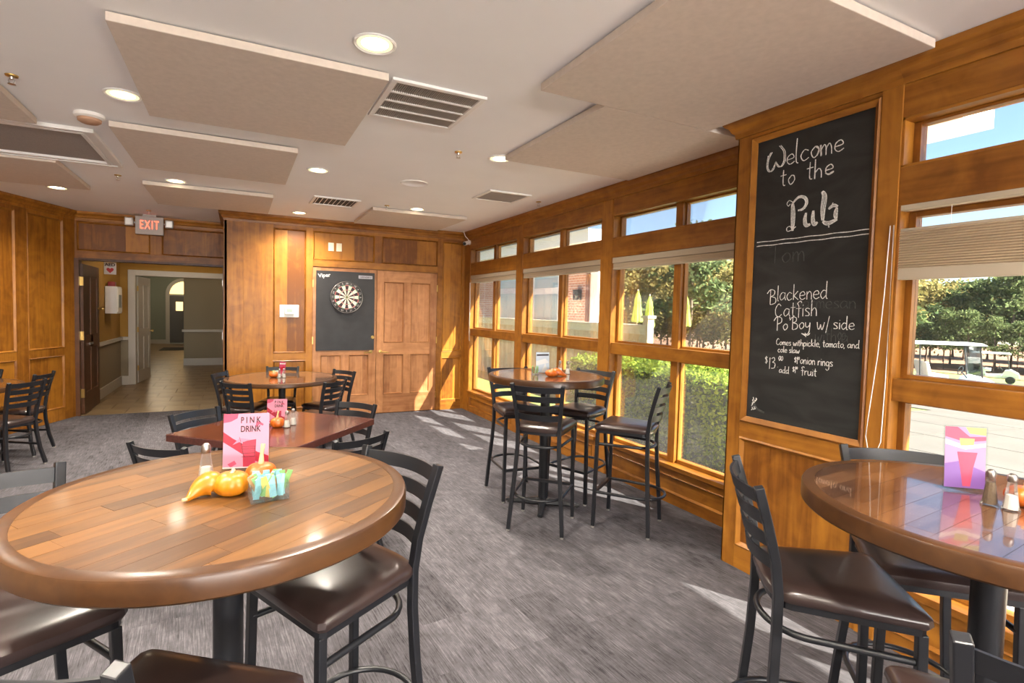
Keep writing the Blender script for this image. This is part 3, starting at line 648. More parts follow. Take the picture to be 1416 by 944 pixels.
def frame_bar(a0,z0,a1,z1,a2,z2,a3,z3):   # outer edge -> inner edge, a=y
    mb = MB(); o = [(a0,z0),(a1,z1)]; i = [(a3,z3),(a2,z2)]
    vs = [(XC-.001,)+o[0],(XC-.001,)+o[1],(XC-.001,)+i[1],(XC-.001,)+i[0]]
    mid0 = ((a0*.65+a3*.35),(z0*.65+z3*.35)); mid1 = ((a1*.65+a2*.35),(z1*.65+z2*.35))
    mb.add([(XC,a0,z0),(XC,a1,z1),(XC-.016,)+mid1,(XC-.016,)+mid0,(XC-.002,a2,z2),(XC-.002,a3,z3),(XC+.012,a2,z2),(XC+.012,a3,z3),(XC+.012,a0,z0),(XC+.012,a1,z1)],
           [(0,1,2,3),(3,2,4,5),(5,4,6,7),(8,9,1,0),(7,6,9,8),(0,3,5,7,8),(1,9,6,4,2)])
    mb.obj('frame', M['wz'] if abs(z1-z0) > .8 else M['wy'], cb)
oy0,oy1,oz0,oz1 = 1.52,2.245,.92,2.655; iy0,iy1,iz0,iz1 = 1.55,2.2,.963,2.612
frame_bar(oy0,oz0,oy1,oz0,iy1,iz0,iy0,iz0); frame_bar(oy0,oz1,oy1,oz1,iy1,iz1,iy0,iz1); frame_bar(oy0,oz0,oy0,oz1,iy0,iz1,iy0,iz0); frame_bar(oy1,oz0,oy1,oz1,iy1,iz1,iy1,iz0)
# "Welcome"
mb = MB()
for off in (0,.009):
    ribbon(mb, smooth_path([(.085+off,2.535),(.066+off,2.50),(.062+off,2.455),(.078+off,2.425),(.10+off,2.435),(.12,2.475)]), .004)
    ribbon(mb, smooth_path([(.12,2.475),(.132+off,2.445),(.152+off,2.44),(.17+off,2.47),(.166+off,2.52),(.148+off,2.548),(.138+off,2.56)]), .004)
ribbon(mb, smooth_path([(.069,2.52),(.066,2.46),(.082,2.43)]), .008)
write(mb, 'e', .186, 2.44, .11, .0042); ribbon(mb, smooth_path([(.246,2.573),(.243,2.5),(.246,2.445),(.258,2.434)]), .0045)
write(mb, 'c', .268, 2.438, .118, .0045); write(mb, 'o', .325, 2.44, .118, .0045); ribbon(mb, smooth_path([(.352,2.5),(.371,2.48),(.362,2.448)]), .006)
ribbon(mb, smooth_path([(.381,2.50),(.386,2.443)]), .007); write(mb, 'm', .378, 2.44, .115, .0045); write(mb, 'e', .452, 2.44, .115, .0048)
mb.obj('chalk_lettering', M['chalk'], cb)
mb = MB(); write(mb, 't', .155, 2.325, .105, .0045); write(mb, 'o', .2, 2.325, .1, .0045); mb.obj('chalk_lettering', M['chalk'], cb); mb = MB(); write(mb, 't', .31, 2.328, .11, .0045); write(mb, 'h', .35, 2.325, .105, .005); write(mb, 'e', .41, 2.332, .105, .0048)
ribbon(mb, smooth_path([(.413,2.345),(.43,2.335),(.458,2.345)]), .007); mb.obj('chalk_lettering', M['chalk'], cb)
# "Pub"
mb = MB()
def hollow(pts, w=.024, fill=True):
    s = smooth_path(pts)
    n = len(s); A, B = [], []
    for i,(a,z) in enumerate(s):
        i0,i1 = max(i-1,0),min(i+1,n-1); dx,dz = s[i1][0]-s[i0][0], s[i1][1]-s[i0][1]; q = math.hypot(dx,dz) or 1
        k = w/2*math.sin(PI*(.12+.76*i/(n-1))); A.append((a-dz/q*k,z+dx/q*k)); B.append((a+dz/q*k,z-dx/q*k))
    ribbon(mb, A, .0035); ribbon(mb, B, .0035)
    if fill:
        for f in (.25,.5,.75): ribbon(mb, [(x0+(x1-x0)*f, y0+(y1-y0)*f) for (x0,y0),(x1,y1) in zip(A,B)], .0022)
hollow([(.236,2.215),(.242,2.15),(.243,2.06)], .022)
ribbon(mb, smooth_path([(.236,2.222),(.215,2.234),(.202,2.218),(.212,2.204),(.222,2.214)]), .004)
hollow([(.236,2.215),(.27,2.243),(.305,2.235),(.318,2.205),(.30,2.175),(.27,2.17)], .014)
ribbon(mb, smooth_path([(.24,2.07),(.225,2.088),(.208,2.08),(.212,2.062),(.235,2.065),(.262,2.082)]), .004)
hollow([(.318,2.15),(.312,2.11),(.322,2.08),(.345,2.085)], .018); hollow([(.358,2.155),(.357,2.11),(.367,2.08),(.384,2.09)], .018)
hollow([(.402,2.25),(.415,2.22),(.41,2.15),(.412,2.095)], .024); hollow([(.412,2.09),(.44,2.075),(.488,2.09)], .018); hollow([(.482,2.09),(.478,2.12),(.483,2.15)], .018)
hollow([(.488,2.155),(.465,2.165),(.44,2.15)], .014); ribbon(mb, [(.462,2.18),(.456,2.165)], .004); ribbon(mb, [(.443,2.075),(.447,2.052)], .006)
mb.obj('chalk_lettering', M['chalk'], cb)
mb = MB()
for z in (2.018,1.9945): ribbon(mb, [(.02+.632*i/40, z+.0012*math.sin(i*.7)) for i in range(41)], .0045)
mb.obj('chalk_rule', M['chalk'], cb)
def line(*parts):
    for p in parts:
        mb = MB(); write(mb, *p); mb.obj('chalk_lettering', M['chalk'], cb)
line(('B', .115, 1.648, .088, .0036), ('lackened', .166, 1.668, .088, .0034, .90, .035))
line(('C', .158, 1.575, .075, .0034), ('atfish', .212, 1.578, .088, .0034, .92, .03))
mb = MB(); write(mb, 'P', .165, 1.497, .08, .0036); write(mb, 'o', .212, 1.5, .07, .0034); write(mb, "'", .248, 1.505, .07, .0034); write(mb, 'B', .262, 1.508, .072, .0036); write(mb, 'o', .308, 1.51, .07, .0034); write(mb, 'y', .342, 1.513, .068, .0034)
ribbon(mb, smooth_path([(.372,1.49),(.36,1.478),(.325,1.486),(.345,1.476),(.352,1.468)]), .004); mb.obj('chalk_lettering', M['chalk'], cb); mb = MB(); write(mb, 'w/', .408, 1.514, .075, .0034); mb.obj('chalk_lettering', M['chalk'], cb); mb = MB(); write(mb, 'side', .495, 1.518, .066, .0034); mb.obj('chalk_lettering', M['chalk'], cb)
line(('Comes with', .176, 1.413, .037, .0028, .95, .02), ('pickle, tomato, and', .338, 1.416, .040, .0028, .95, .03))
line(('cole slaw', .188, 1.371, .036, .0028, .98, .03))
line(('$', .108, 1.295, .05, .003), ('13', .134, 1.275, .07, .0034), ('00', .195, 1.322, .034, .003), ('.', .19, 1.285, .04, .004))
line(('$1', .29, 1.318, .036, .003), ('00', .305, 1.338, .02, .0025), ('onion rings', .325, 1.318, .048, .0030, .85, .01))
line(('add', .202, 1.254, .038, .0028), ('$1', .282, 1.266, .034, .003), ('00', .298, 1.284, .018, .0022), ('fruit', .332, 1.258, .048, .0028))
for p in (("Tom", .11, 1.885, .11, .004, 1.2),('parmesan', .28, 1.625, .075, .003, 1.1),('with a', .40, 1.45, .07, .003),('00', .52, 1.46, .05, .003)):
    mb = MB(); write(mb, *p); mb.obj('rubbed_lettering', M['chalkfaint'], cb)
mb = MB(); ribbon(mb, smooth_path([(.05,1.05),(.07,1.02),(.12,1.005)]), .012); mb.obj('rubbed_smear', M['chalkfaint'], cb)
mb = MB()
for i in range(10): a_, z_ = .03+random.random()*.03, 1.0+random.random()*.1; ribbon(mb, smooth_path([(a_,z_),(a_+.008,z_+.012),(a_+.004,z_+.02)]), .004)
mb.obj('chalk_scribble', M['chalk'], cb)
t = tag(MB().tube([(XC-.012,1.452,2.02),(XC-.018,1.458,1.7),(XC-.022,1.47,1.4),(XC-.03,1.492,1.1),(XC-.035,1.497,1.0),(XC-.03,1.485,.93),(XC-.02,1.46,.91),(XC-.014,1.44,.98),(XC-.012,1.435,1.3),(XC-.012,1.437,2.02)], .0022, 6).obj('shade_cord', M['cord'], None, True), 'looped white shade cord hanging between chalkboard and right window', 'cord')
tag(MB().tube([(3.225,7.49,2.0),(3.235,7.495,1.5),(3.228,7.49,1.12),(3.235,7.48,1.1),(3.236,7.485,1.5),(3.235,7.488,2.0)], .002, 6).obj('shade_cord', M['cord'], None, True), 'thin white shade cord beside the far corner window', 'cord')

# ------------------------------------------------------------------ things on the back wall
t = tag(empty('dartboard_backing', (1.405,7.757,1.52)), 'black rectangular dartboard backing board hung on the left door', 'board')
MB().box(-.41,-.02,-.565,.41,0,.565).obj('backing_panel', M['black'], t, bevel=.003)
text_obj('logo', 'Viper', .075, M['cardwhite'], face_matrix((-.30,-.021,.475),(1,0,.12),(-.12,0,1)), t, bold=True)
MB().box(.175,-.0212,.475,.375,-.02,.52).obj('logo_plate', plain('logo_plate', (.45,.45,.50), .5), t); text_obj('logo_text', 'DEFENDER II', .03, M['ink'], face_matrix((.275,-.022,.486),(1,0,0),(0,0,1)), t, bold=True)
t = tag(empty('dartboard', (1.409,7.736,1.72)), 'round bristle dartboard with red and green rings on black backing', 'dartboard')
o = MB().lathe([(0,0),(.226,0),(.226,.034),(.222,.037),(0,.037)], 60).obj('board_body', M['darkplastic'], t, True); o.rotation_euler = (PI/2,0,0)
bm_, cm_, rm_, gm_ = M['ink'], plain('dart_cream', (.80,.73,.56), .9), plain('dart_red', (.55,.03,.03), .9), plain('dart_green', (.015,.22,.09), .9)
mb = MB()
def wedge(t0,t1,r0,r1,mi,y=-.0385):
    mb.cur = mi; n = 4; vs = []
    for i in range(n+1):
        q = t0+(t1-t0)*i/n; vs += [(r0*math.sin(q),y,r0*math.cos(q)),(r1*math.sin(q),y,r1*math.cos(q))]
    mb.add(vs, [(2*i,2*i+1,2*i+3,2*i+2) for i in range(n)])
for k in range(20):
    t0 = (k-.5)*PI/10; t1 = t0+PI/10; dk = k%2 == 0
    wedge(t0,t1,.016,.099,0 if dk else 1); wedge(t0,t1,.099,.107,2 if dk else 3); wedge(t0,t1,.107,.162,0 if dk else 1); wedge(t0,t1,.162,.172,2 if dk else 3)
    wedge(t0,t1,0,.007,2); wedge(t0,t1,.007,.016,3)
mb.cur = 0; mb.obj('scoring_face', [bm_, cm_, rm_, gm_], t)
mb = MB(); mb.tube([(.223*math.sin(2*PI*i/48),-.040,.223*math.cos(2*PI*i/48)) for i in range(48)], .003, 6, True)
for r in (.099,.107,.162,.172): mb.tube([(r*math.sin(2*PI*i/48),-.039,r*math.cos(2*PI*i/48)) for i in range(48)], .0012, 4, True)
for k in range(20): q = (k-.5)*PI/10; mb.tube([(.016*math.sin(q),-.039,.016*math.cos(q)),(.172*math.sin(q),-.039,.172*math.cos(q))], .001, 4)
mb.obj('wire_ring', M['steel'], t, True)
for k,nm in enumerate((20,1,18,4,13,6,10,15,2,17,3,19,7,16,8,11,14,9,12,5)):
    q = k*PI/10; u = Vector((math.sin(q),0,math.cos(q))); r = Vector((math.cos(q),0,-math.sin(q)))
    text_obj('number', str(nm), .036, M['cardwhite'], face_matrix(u*.183+Vector((0,-.0385,0)), r, u), t)
t = tag(empty('thermostat', (.645,7.766,1.505)), 'white thermostat under a clear plastic guard left of the double door', 'thermostat')
MB().box(-.125,-.012,-.085,.125,0,.085).obj('guard_base', M['white'], t, bevel=.006); MB().box(-.06,-.04,-.045,.06,-.012,.045).obj('body', M['whitem'], t, bevel=.006); MB().box(-.035,-.042,-.012,.035,-.04,.03).obj('screen', M['lcd'], t); MB().box(-.115,-.07,-.075,.115,-.066,.075).box(-.115,-.07,-.075,-.111,-.012,.075).box(.111,-.07,-.075,.115,-.012,.075).box(-.115,-.07,.071,.115,-.012,.075).obj('clear_guard', M['acrylic'], t)
for x,lb in ((1.195,'cream blank cover plate above the dartboard, left of the pair'),(1.305,'cream blank cover plate above the dartboard, right of the pair')):
    t = tag(empty('cover_plate', (x,7.7655,2.425)), lb, 'cover plate', 'cover plates above the dartboard'); MB().box(-.038,-.007,-.058,.038,0,.058).obj('plate', M['cream'], t, bevel=.003); MB().box(-.004,-.009,.03,.004,-.007,.038).box(-.004,-.009,-.038,.004,-.007,-.03).obj('screw', M['steel'], t)
t = tag(empty('security_camera', (3.235,7.56,2.62)), 'white bullet security camera on the wood in the window corner', 'camera')
o = MB().lathe([(0,0),(.036,0),(.036,.014),(0,.016)],20).obj('mount', M['white'], t, True); o.rotation_euler = (0,-PI/2,0); o.location = (.008,0,0)
MB().tube([(0,0,0),(-.04,-.02,-.005),(-.06,-.04,-.01)],.011,10).obj('arm', M['white'], t, True)
MB().tube([(-.02,-.01,.0),(-.12,-.10,-.035)],.03,16).obj('housing', M['white'], t, True); MB().tube([(-.118,-.098,-.034),(-.128,-.107,-.0375)],.024,16).obj('lens', M['darkplastic'], t, True)
MB().tube([(0,0,.02),(-.035,-.005,.06),(-.075,-.01,.09),(-.11,-.02,.165)],.005,6).obj('cable', M['white'], t, True)
# exit sign
t = tag(empty('exit_sign', (-1.09,8.70,H)), 'white EXIT sign with red letters and twin emergency lamps over the opening', 'exit sign')
MB().box(-.08,-.025,-.03,.08,.025,0).obj('canopy', M['exitwhite'], t, bevel=.004); MB().box(-.165,-.03,-.275,.165,.03,-.03).obj('housing', M['exitwhite'], t, bevel=.006)
text_obj('lettering', 'EXIT', .17, M['exitred'], face_matrix((0,-.0315,-.20),(1,0,0),(0,0,1)), t, sx=.56, sp=1.22)
for s in (-1,1):
    MB().box(s*.165,-.012,-.13,s*.19,.012,-.11).obj('lamp_arm', M['exitwhite'], t); l = MB().box(s*.185,-.05,-.17,s*.285,.03,-.06).obj('lamp_head', M['exitwhite'], t, bevel=.012); MB().box(s*.2,-.052,-.155,s*.27,-.05,-.075).obj('lamp_lens', M['steel'], l)

# ------------------------------------------------------------------ ceiling things
def acoustic(x0,x1,y0,y1,label):
    o = empty('acoustic_panel', ((x0+x1)/2,(y0+y1)/2,H)); tag(o, label, 'acoustic panel', 'acoustic panels on the ceiling'); hx, hy = (x1-x0)/2, (y1-y0)/2
    MB().box(-hx,-hy,-.045,hx,hy,-.006).obj('panel_body', M['panel'], o, bevel=.003)
    for sx in (-1,1):
        for sy in (-1,1): MB().box(sx*hx*.7-.02,sy*hy*.7-.02,-.006,sx*hx*.7+.02,sy*hy*.7+.02,0).obj('standoff', M['grille'], o)
acoustic(-.497,.705,2.745,3.985,'beige square acoustic ceiling panel touching the large slatted vent')
acoustic(-.775,.42,4.355,5.54,'beige square acoustic ceiling panel beside the smoke detector')
acoustic(-.845,.355,6.275,7.42,'beige square acoustic ceiling panel nearest the wooden column crown')
acoustic(-2.56,-1.39,5.73,6.92,'beige acoustic ceiling panel at far left beyond the white framed grille')
acoustic(-2.38,-1.20,3.35,4.55,'beige acoustic ceiling panel at left edge before the white framed grille')
acoustic(1.45,2.70,1.265,2.47,'largest-looking acoustic ceiling panel, reaching the chalkboard pier crown')
acoustic(1.875,3.10,2.475,3.715,'beige acoustic ceiling panel over the tall table by the windows')
acoustic(1.46,2.68,6.365,7.50,'beige acoustic ceiling panel above the dartboard doors')
LIGHTS = [((.57,2.487),'large-looking recessed downlight nearest the slatted vent'),((-.605,3.80),'recessed downlight beside the first acoustic panel, near smoke detector'),((-.55,6.16),'recessed downlight between the two left acoustic panels near exit sign'),((-1.742,7.22),'recessed downlight at far left above the angled wood wall'),((.648,4.974),'recessed downlight right of the second acoustic panel'),((.727,7.337),'recessed downlight just above the dartboard wall crown'),((1.892,3.827),'recessed downlight at the corner of the panel over the tall table'),((1.973,6.247),'recessed downlight at the edge of the panel above the doors')]
FILL_DOWNLIGHTS = [(-1.8,1.3),(-.6,1.3),(-1.8,-1.2),(-.6,-1.2),(.6,-1.2),(1.9,-1.2),(.6,.1),(-3,2.5),(-3,0),(1.9,-.1),(-1.9,5.0)]  # extra downlights added out of view to brighten the room
dlp = None
def downlight(x,y,label):
    global dlp
    if dlp is None:
        o = empty('recessed_downlight', (x,y,H))
        MB().lathe([(.082,-.001),(.098,-.001),(.099,-.005),(.092,-.009),(.080,-.004)],40,cap=False).obj('trim_ring', M['whitem'], o, True)
        MB().lathe([(0,-.0035),(.062,-.0035),(.062,-.001)],40).obj('lens', M['bulb'], o, True); MB().lathe([(.062,-.0036),(.081,-.0045),(.081,-.001),(.062,-.001)],40,cap=False).obj('reflector', M['glowring'], o, True)
        dlp = o
    else:
        o = copy_tree(dlp); o.location = (x,y,H)
    ld = bpy.data.lights.new('downlight_lamp','SPOT'); ld.energy = LAMP_W; ld.color = (1,.90,.76); ld.spot_size = math.radians(150); ld.spot_blend = 1.0; ld.shadow_soft_size = .07
    lo = bpy.data.objects.new('downlight_lamp', ld); COL.objects.link(lo); lo.location = (x,y,H-.02)
    if label: tag(o, label, 'downlight', 'recessed ceiling downlights')
    return o
for (x,y),lb in LIGHTS: downlight(x,y,lb)
for x,y in FILL_DOWNLIGHTS: downlight(x,y,'added fill downlight out of view')
def sprinkler(x,y,label):
    o = tag(empty('sprinkler_head',(x,y,H)), label, 'sprinkler', 'ceiling sprinkler heads')
    MB().lathe([(0,0),(.03,0),(.028,-.006),(.012,-.01),(0,-.01)],20).obj('escutcheon', M['brass'], o, True)
    MB().lathe([(0,-.01),(.011,-.01),(.009,-.022),(0,-.022)],12).tube([(-.010,0,-.02),(-.014,0,-.032),(-.004,0,-.046)],.0025,6).tube([(.010,0,-.02),(.014,0,-.032),(.004,0,-.046)],.0025,6).obj('body', M['steel'], o, True)
    MB().lathe([(0,-.046),(.018,-.046),(.018,-.048),(0,-.048)],14).obj('deflector', M['steel'], o, True)
for x,y,lb in ((-1.104,3.788,'brass sprinkler head at far left of the ceiling'),(-1.031,6.191,'brass sprinkler head left of the panel near the exit sign'),(1.534,3.837,'brass sprinkler head right of the big vent'),(1.594,6.229,'brass sprinkler head near the panel above the doors'),(-1.05,8.30,'brass sprinkler head in front of the exit sign'),(3.0,5.09,'small sprinkler head close to the window crown')): sprinkler(x,y,lb)
t = tag(empty('smoke_detector',(-.868,4.31,H)), 'round white smoke detector with brownish face by the second ceiling panel', 'smoke detector')
MB().lathe([(0,0),(.085,0),(.085,-.02),(.07,-.03),(.06,-.03)],32).obj('base', M['white'], t, True); MB().lathe([(.066,-.03),(.064,-.045),(.05,-.055),(0,-.056)],32).obj('cover', plain('detector_face', (.46,.27,.17), .6), t, True)
t = tag(empty('ceiling_speaker',(1.541,4.986,H)), 'round flush white ceiling speaker grille between two downlights', 'speaker'); MB().lathe([(0,-.004),(.10,-.004),(.105,-.008),(.125,-.008),(.13,0)],40).obj('grille', M['ceil'], t, True); MB().lathe([(.128,-.001),(.131,-.006),(.134,0)],40,cap=False).obj('rim', M['white'], t, True)
def vent(x0,x1,y0,y1,label,rows,kind):
    cx,cy = (x0+x1)/2,(y0+y1)/2; t = tag(empty('ceiling_vent',(cx,cy,H)), label, 'vent'); hx,hy = (x1-x0)/2,(y1-y0)/2; b = .032
    for nm,(p0,p1,q0,q1) in {'a':(-hx,hx,-hy,-hy+b),'b':(-hx,hx,hy-b,hy),'c':(-hx,-hx+b,-hy+b,hy-b),'d':(hx-b,hx,-hy+b,hy-b)}.items(): MB().box(p0,q0,-.016,p1,q1,0).obj('frame', M['whitem'], t, bevel=.003)
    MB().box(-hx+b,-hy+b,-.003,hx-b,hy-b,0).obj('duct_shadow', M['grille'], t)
    if kind == 'rows':
        iy = 2*(hy-b)
        for k in range(1,rows): y = -hy+b+iy*k/rows; MB().box(-hx+b,y-.009,-.015,hx-b,y+.009,-.003).obj('bar', M['whitem'], t)
        n = 42; me = None
        for k in range(n):
            x = -hx+b+(2*(hx-b))*(k+.5)/n
            if me is None: o = MB().box(-.0022,-hy+b,-.012,.0022,hy-b,-.003).obj('louvre', plain('louvre', (.40,.37,.33), .5), t); me = o.data
            else: o = bpy.data.objects.new('louvre', me); COL.objects.link(o); o.parent = t
            o.location = (x,0,0)
    elif kind == 'diff':
        me = None
        for k in range(9):
            x = -hx+b+(2*(hx-b))*(k+.5)/9
            if me is None: o = MB().add([(-.012,-hy+b,-.014),(.004,-hy+b,-.004),(.004,hy-b,-.004),(-.012,hy-b,-.014),(-.010,-hy+b,-.014),(.006,-hy+b,-.004),(.006,hy-b,-.004),(-.010,hy-b,-.014)],[(0,1,2,3),(7,6,5,4),(0,4,5,1),(3,2,6,7),(0,3,7,4),(1,5,6,2)]).obj('blade', M['whitem'], t); me = o.data
            else: o = bpy.data.objects.new('blade', me); COL.objects.link(o); o.parent = t
            o.location = (x,0,0)
    else:
        MB().box(-hx+b,-hy+b,-.010,hx-b,hy-b,-.003).obj('perforated_face', M['tray'], t)
vent(.735,1.285,2.785,3.37,'large white slatted return vent in the ceiling centre',4,'rows'); vent(.755,1.265,6.10,6.56,'small louvred ceiling diffuser in front of the dartboard wall',0,'diff'); vent(2.28,2.765,4.83,5.285,'flat perforated ceiling grille near the window crown',0,'flat')
t = tag(empty('framed_ceiling_grille',(-1.7,5.19,H)), 'large white-framed grey ceiling grille at the left', 'vent'); hx,hy = .785,.535
for k,(b,z) in enumerate(((0,-.028),(.035,-.018),(.065,-.026))):
    m = MB(); w_ = .03
    X,Y = hx-b,hy-b; m.box(-X,-Y,z,X,-Y+w_,0).box(-X,Y-w_,z,X,Y,0).box(-X,-Y+w_,z,-X+w_,Y-w_,0).box(X-w_,-Y+w_,z,X,Y-w_,0); m.obj('frame', M['whitem'], t, bevel=.003)
MB().box(-hx+.09,-hy+.09,-.006,hx-.09,hy-.09,0).obj('mesh_panel', M['tray'], t)

# ------------------------------------------------------------------ tables
def clip_circle(poly, r, n=72):
    for k in range(n):
        t = 2*PI*k/n; nx, ny = math.cos(t), math.sin(t); out = []
        for i in range(len(poly)):
            p, q = poly[i-1], poly[i]; dp, dq = p[0]*nx+p[1]*ny-r, q[0]*nx+q[1]*ny-r
            if (dp <= 0) != (dq <= 0):
                u = dp/(dp-dq); out.append((p[0]+(q[0]-p[0])*u, p[1]+(q[1]-p[1])*u))
            if dq <= 0: out.append(q)
        poly = out
        if not poly: break
    return poly
def pedestal(t, z, top_r, arm, rcol):
    MB().lathe([(rcol,.035),(rcol,z-.012)],28).obj('column', M['metal'], t, True)
    MB().box(-top_r,-.035,z-.014,top_r,.035,z).box(-.035,-top_r,z-.0139,.035,top_r,z-.0001).obj('top_plate', M['metal'], t)
    for k in range(4):
        a = k*PI/2+PI/4; c, s = math.cos(a), math.sin(a)
        m = MB(); w0, w1 = .035, .022; n = (-s, c)
        pr = lambda d,w,zz: (c*d+n[0]*w, s*d+n[1]*w, zz)
        vs = [pr(0,-w0,.012),pr(0,w0,.012),pr(arm,w1,.012),pr(arm,-w1,.012),pr(0,-w0*.6,.065),pr(0,w0*.6,.065),pr(arm,w1*.8,.034),pr(arm,-w1*.8,.034)]
        m.add(vs,[(3,2,1,0),(4,5,6,7),(0,1,5,4),(1,2,6,5),(2,3,7,6),(3,0,4,7)]); m.obj('base_arm', M['metal'], t, bevel=.004)
        MB().lathe([(0,0),(.02,0),(.02,.012),(0,.012)],14,(c*(arm-.03),s*(arm-.03),0)).obj('foot', M['darkplastic'], t, True)
def round_table(name, x, y, r, z, ang, label, plank='plank', rim='rim', th=.055, arm=.30, seed=1, row=.062, rimw=.035):
    rnd = random.Random(seed)
    t = tag(empty(name,(x,y,0),ang), label, 'table')
    pedestal(t, z-th, min(.22,r*.5), arm, .038)
    top = MB().lathe([(0,z-th),(r-.006,z-th),(r,z-th+.006),(r,z-.008),(r-.003,z-.002),(r-.009,z),(r-rimw,z),(r-rimw,z-.004),(0,z-.004)],96).obj('tabletop', M[rim], t, True)
    R = r-rimw-.0006; yy = -R-rnd.random()*row
    while yy < R:
        xx = -R-rnd.random()*.3
        while xx < R:
            L = .18+rnd.random()*.26
            p = clip_circle([(xx+.0004,yy+.0004),(xx+L-.0004,yy+.0004),(xx+L-.0004,yy+row-.0004),(xx+.0004,yy+row-.0004)], R)
            if len(p) >= 3: MB().prism(p, z-.004, z-.0003*rnd.random()).obj('plank', M[plank], top)
            xx += L
        yy += row
    return t
BT = 1.067
round_table('bar_table', -.021, 1.570, .474, BT, math.radians(36), 'round butcher-block bar table in the left foreground', seed=3)
round_table('bar_table', 2.25, 3.627, .464, BT, math.radians(10), 'round butcher-block bar table by the windows with four stools', plank='plankd', seed=5)
round_table('bar_table', 1.868, .673, .457, BT, math.radians(5), 'round butcher-block bar table at the right, under the half-lowered shade', plank='plankd', seed=8)
round_table('dining_table', .463, 6.43, .60, .76, math.radians(20), 'round wooden dining table in front of the dartboard wall', plank='plankd', seed=11, th=.045, arm=.38, row=.09)
round_table('dining_table', -2.47, 6.55, .60, .76, math.radians(20), 'round wooden dining table at the far left by the angled wall', plank='plankd', seed=12, th=.045, arm=.38, row=.09)
# square mahogany table turned on its corner
t = tag(empty('dining_table',(.255,3.81,0),math.radians(47)), 'square mahogany dining table turned cornerwise in the middle', 'table'); hs = .462
pedestal(t, .715, .25, .36, .045)
top = MB().box(-hs,-hs,.715,hs,hs,.7585).obj('tabletop', M['rededge'], t, bevel=.003)
for k in range(8):
    y0 = -hs+.003+k*(2*hs-.006)/8; MB().box(-hs+.003,y0+.0005,.7585,hs-.003,y0+(2*hs-.006)/8-.0005,.7605).obj('plank', M['red'], top)

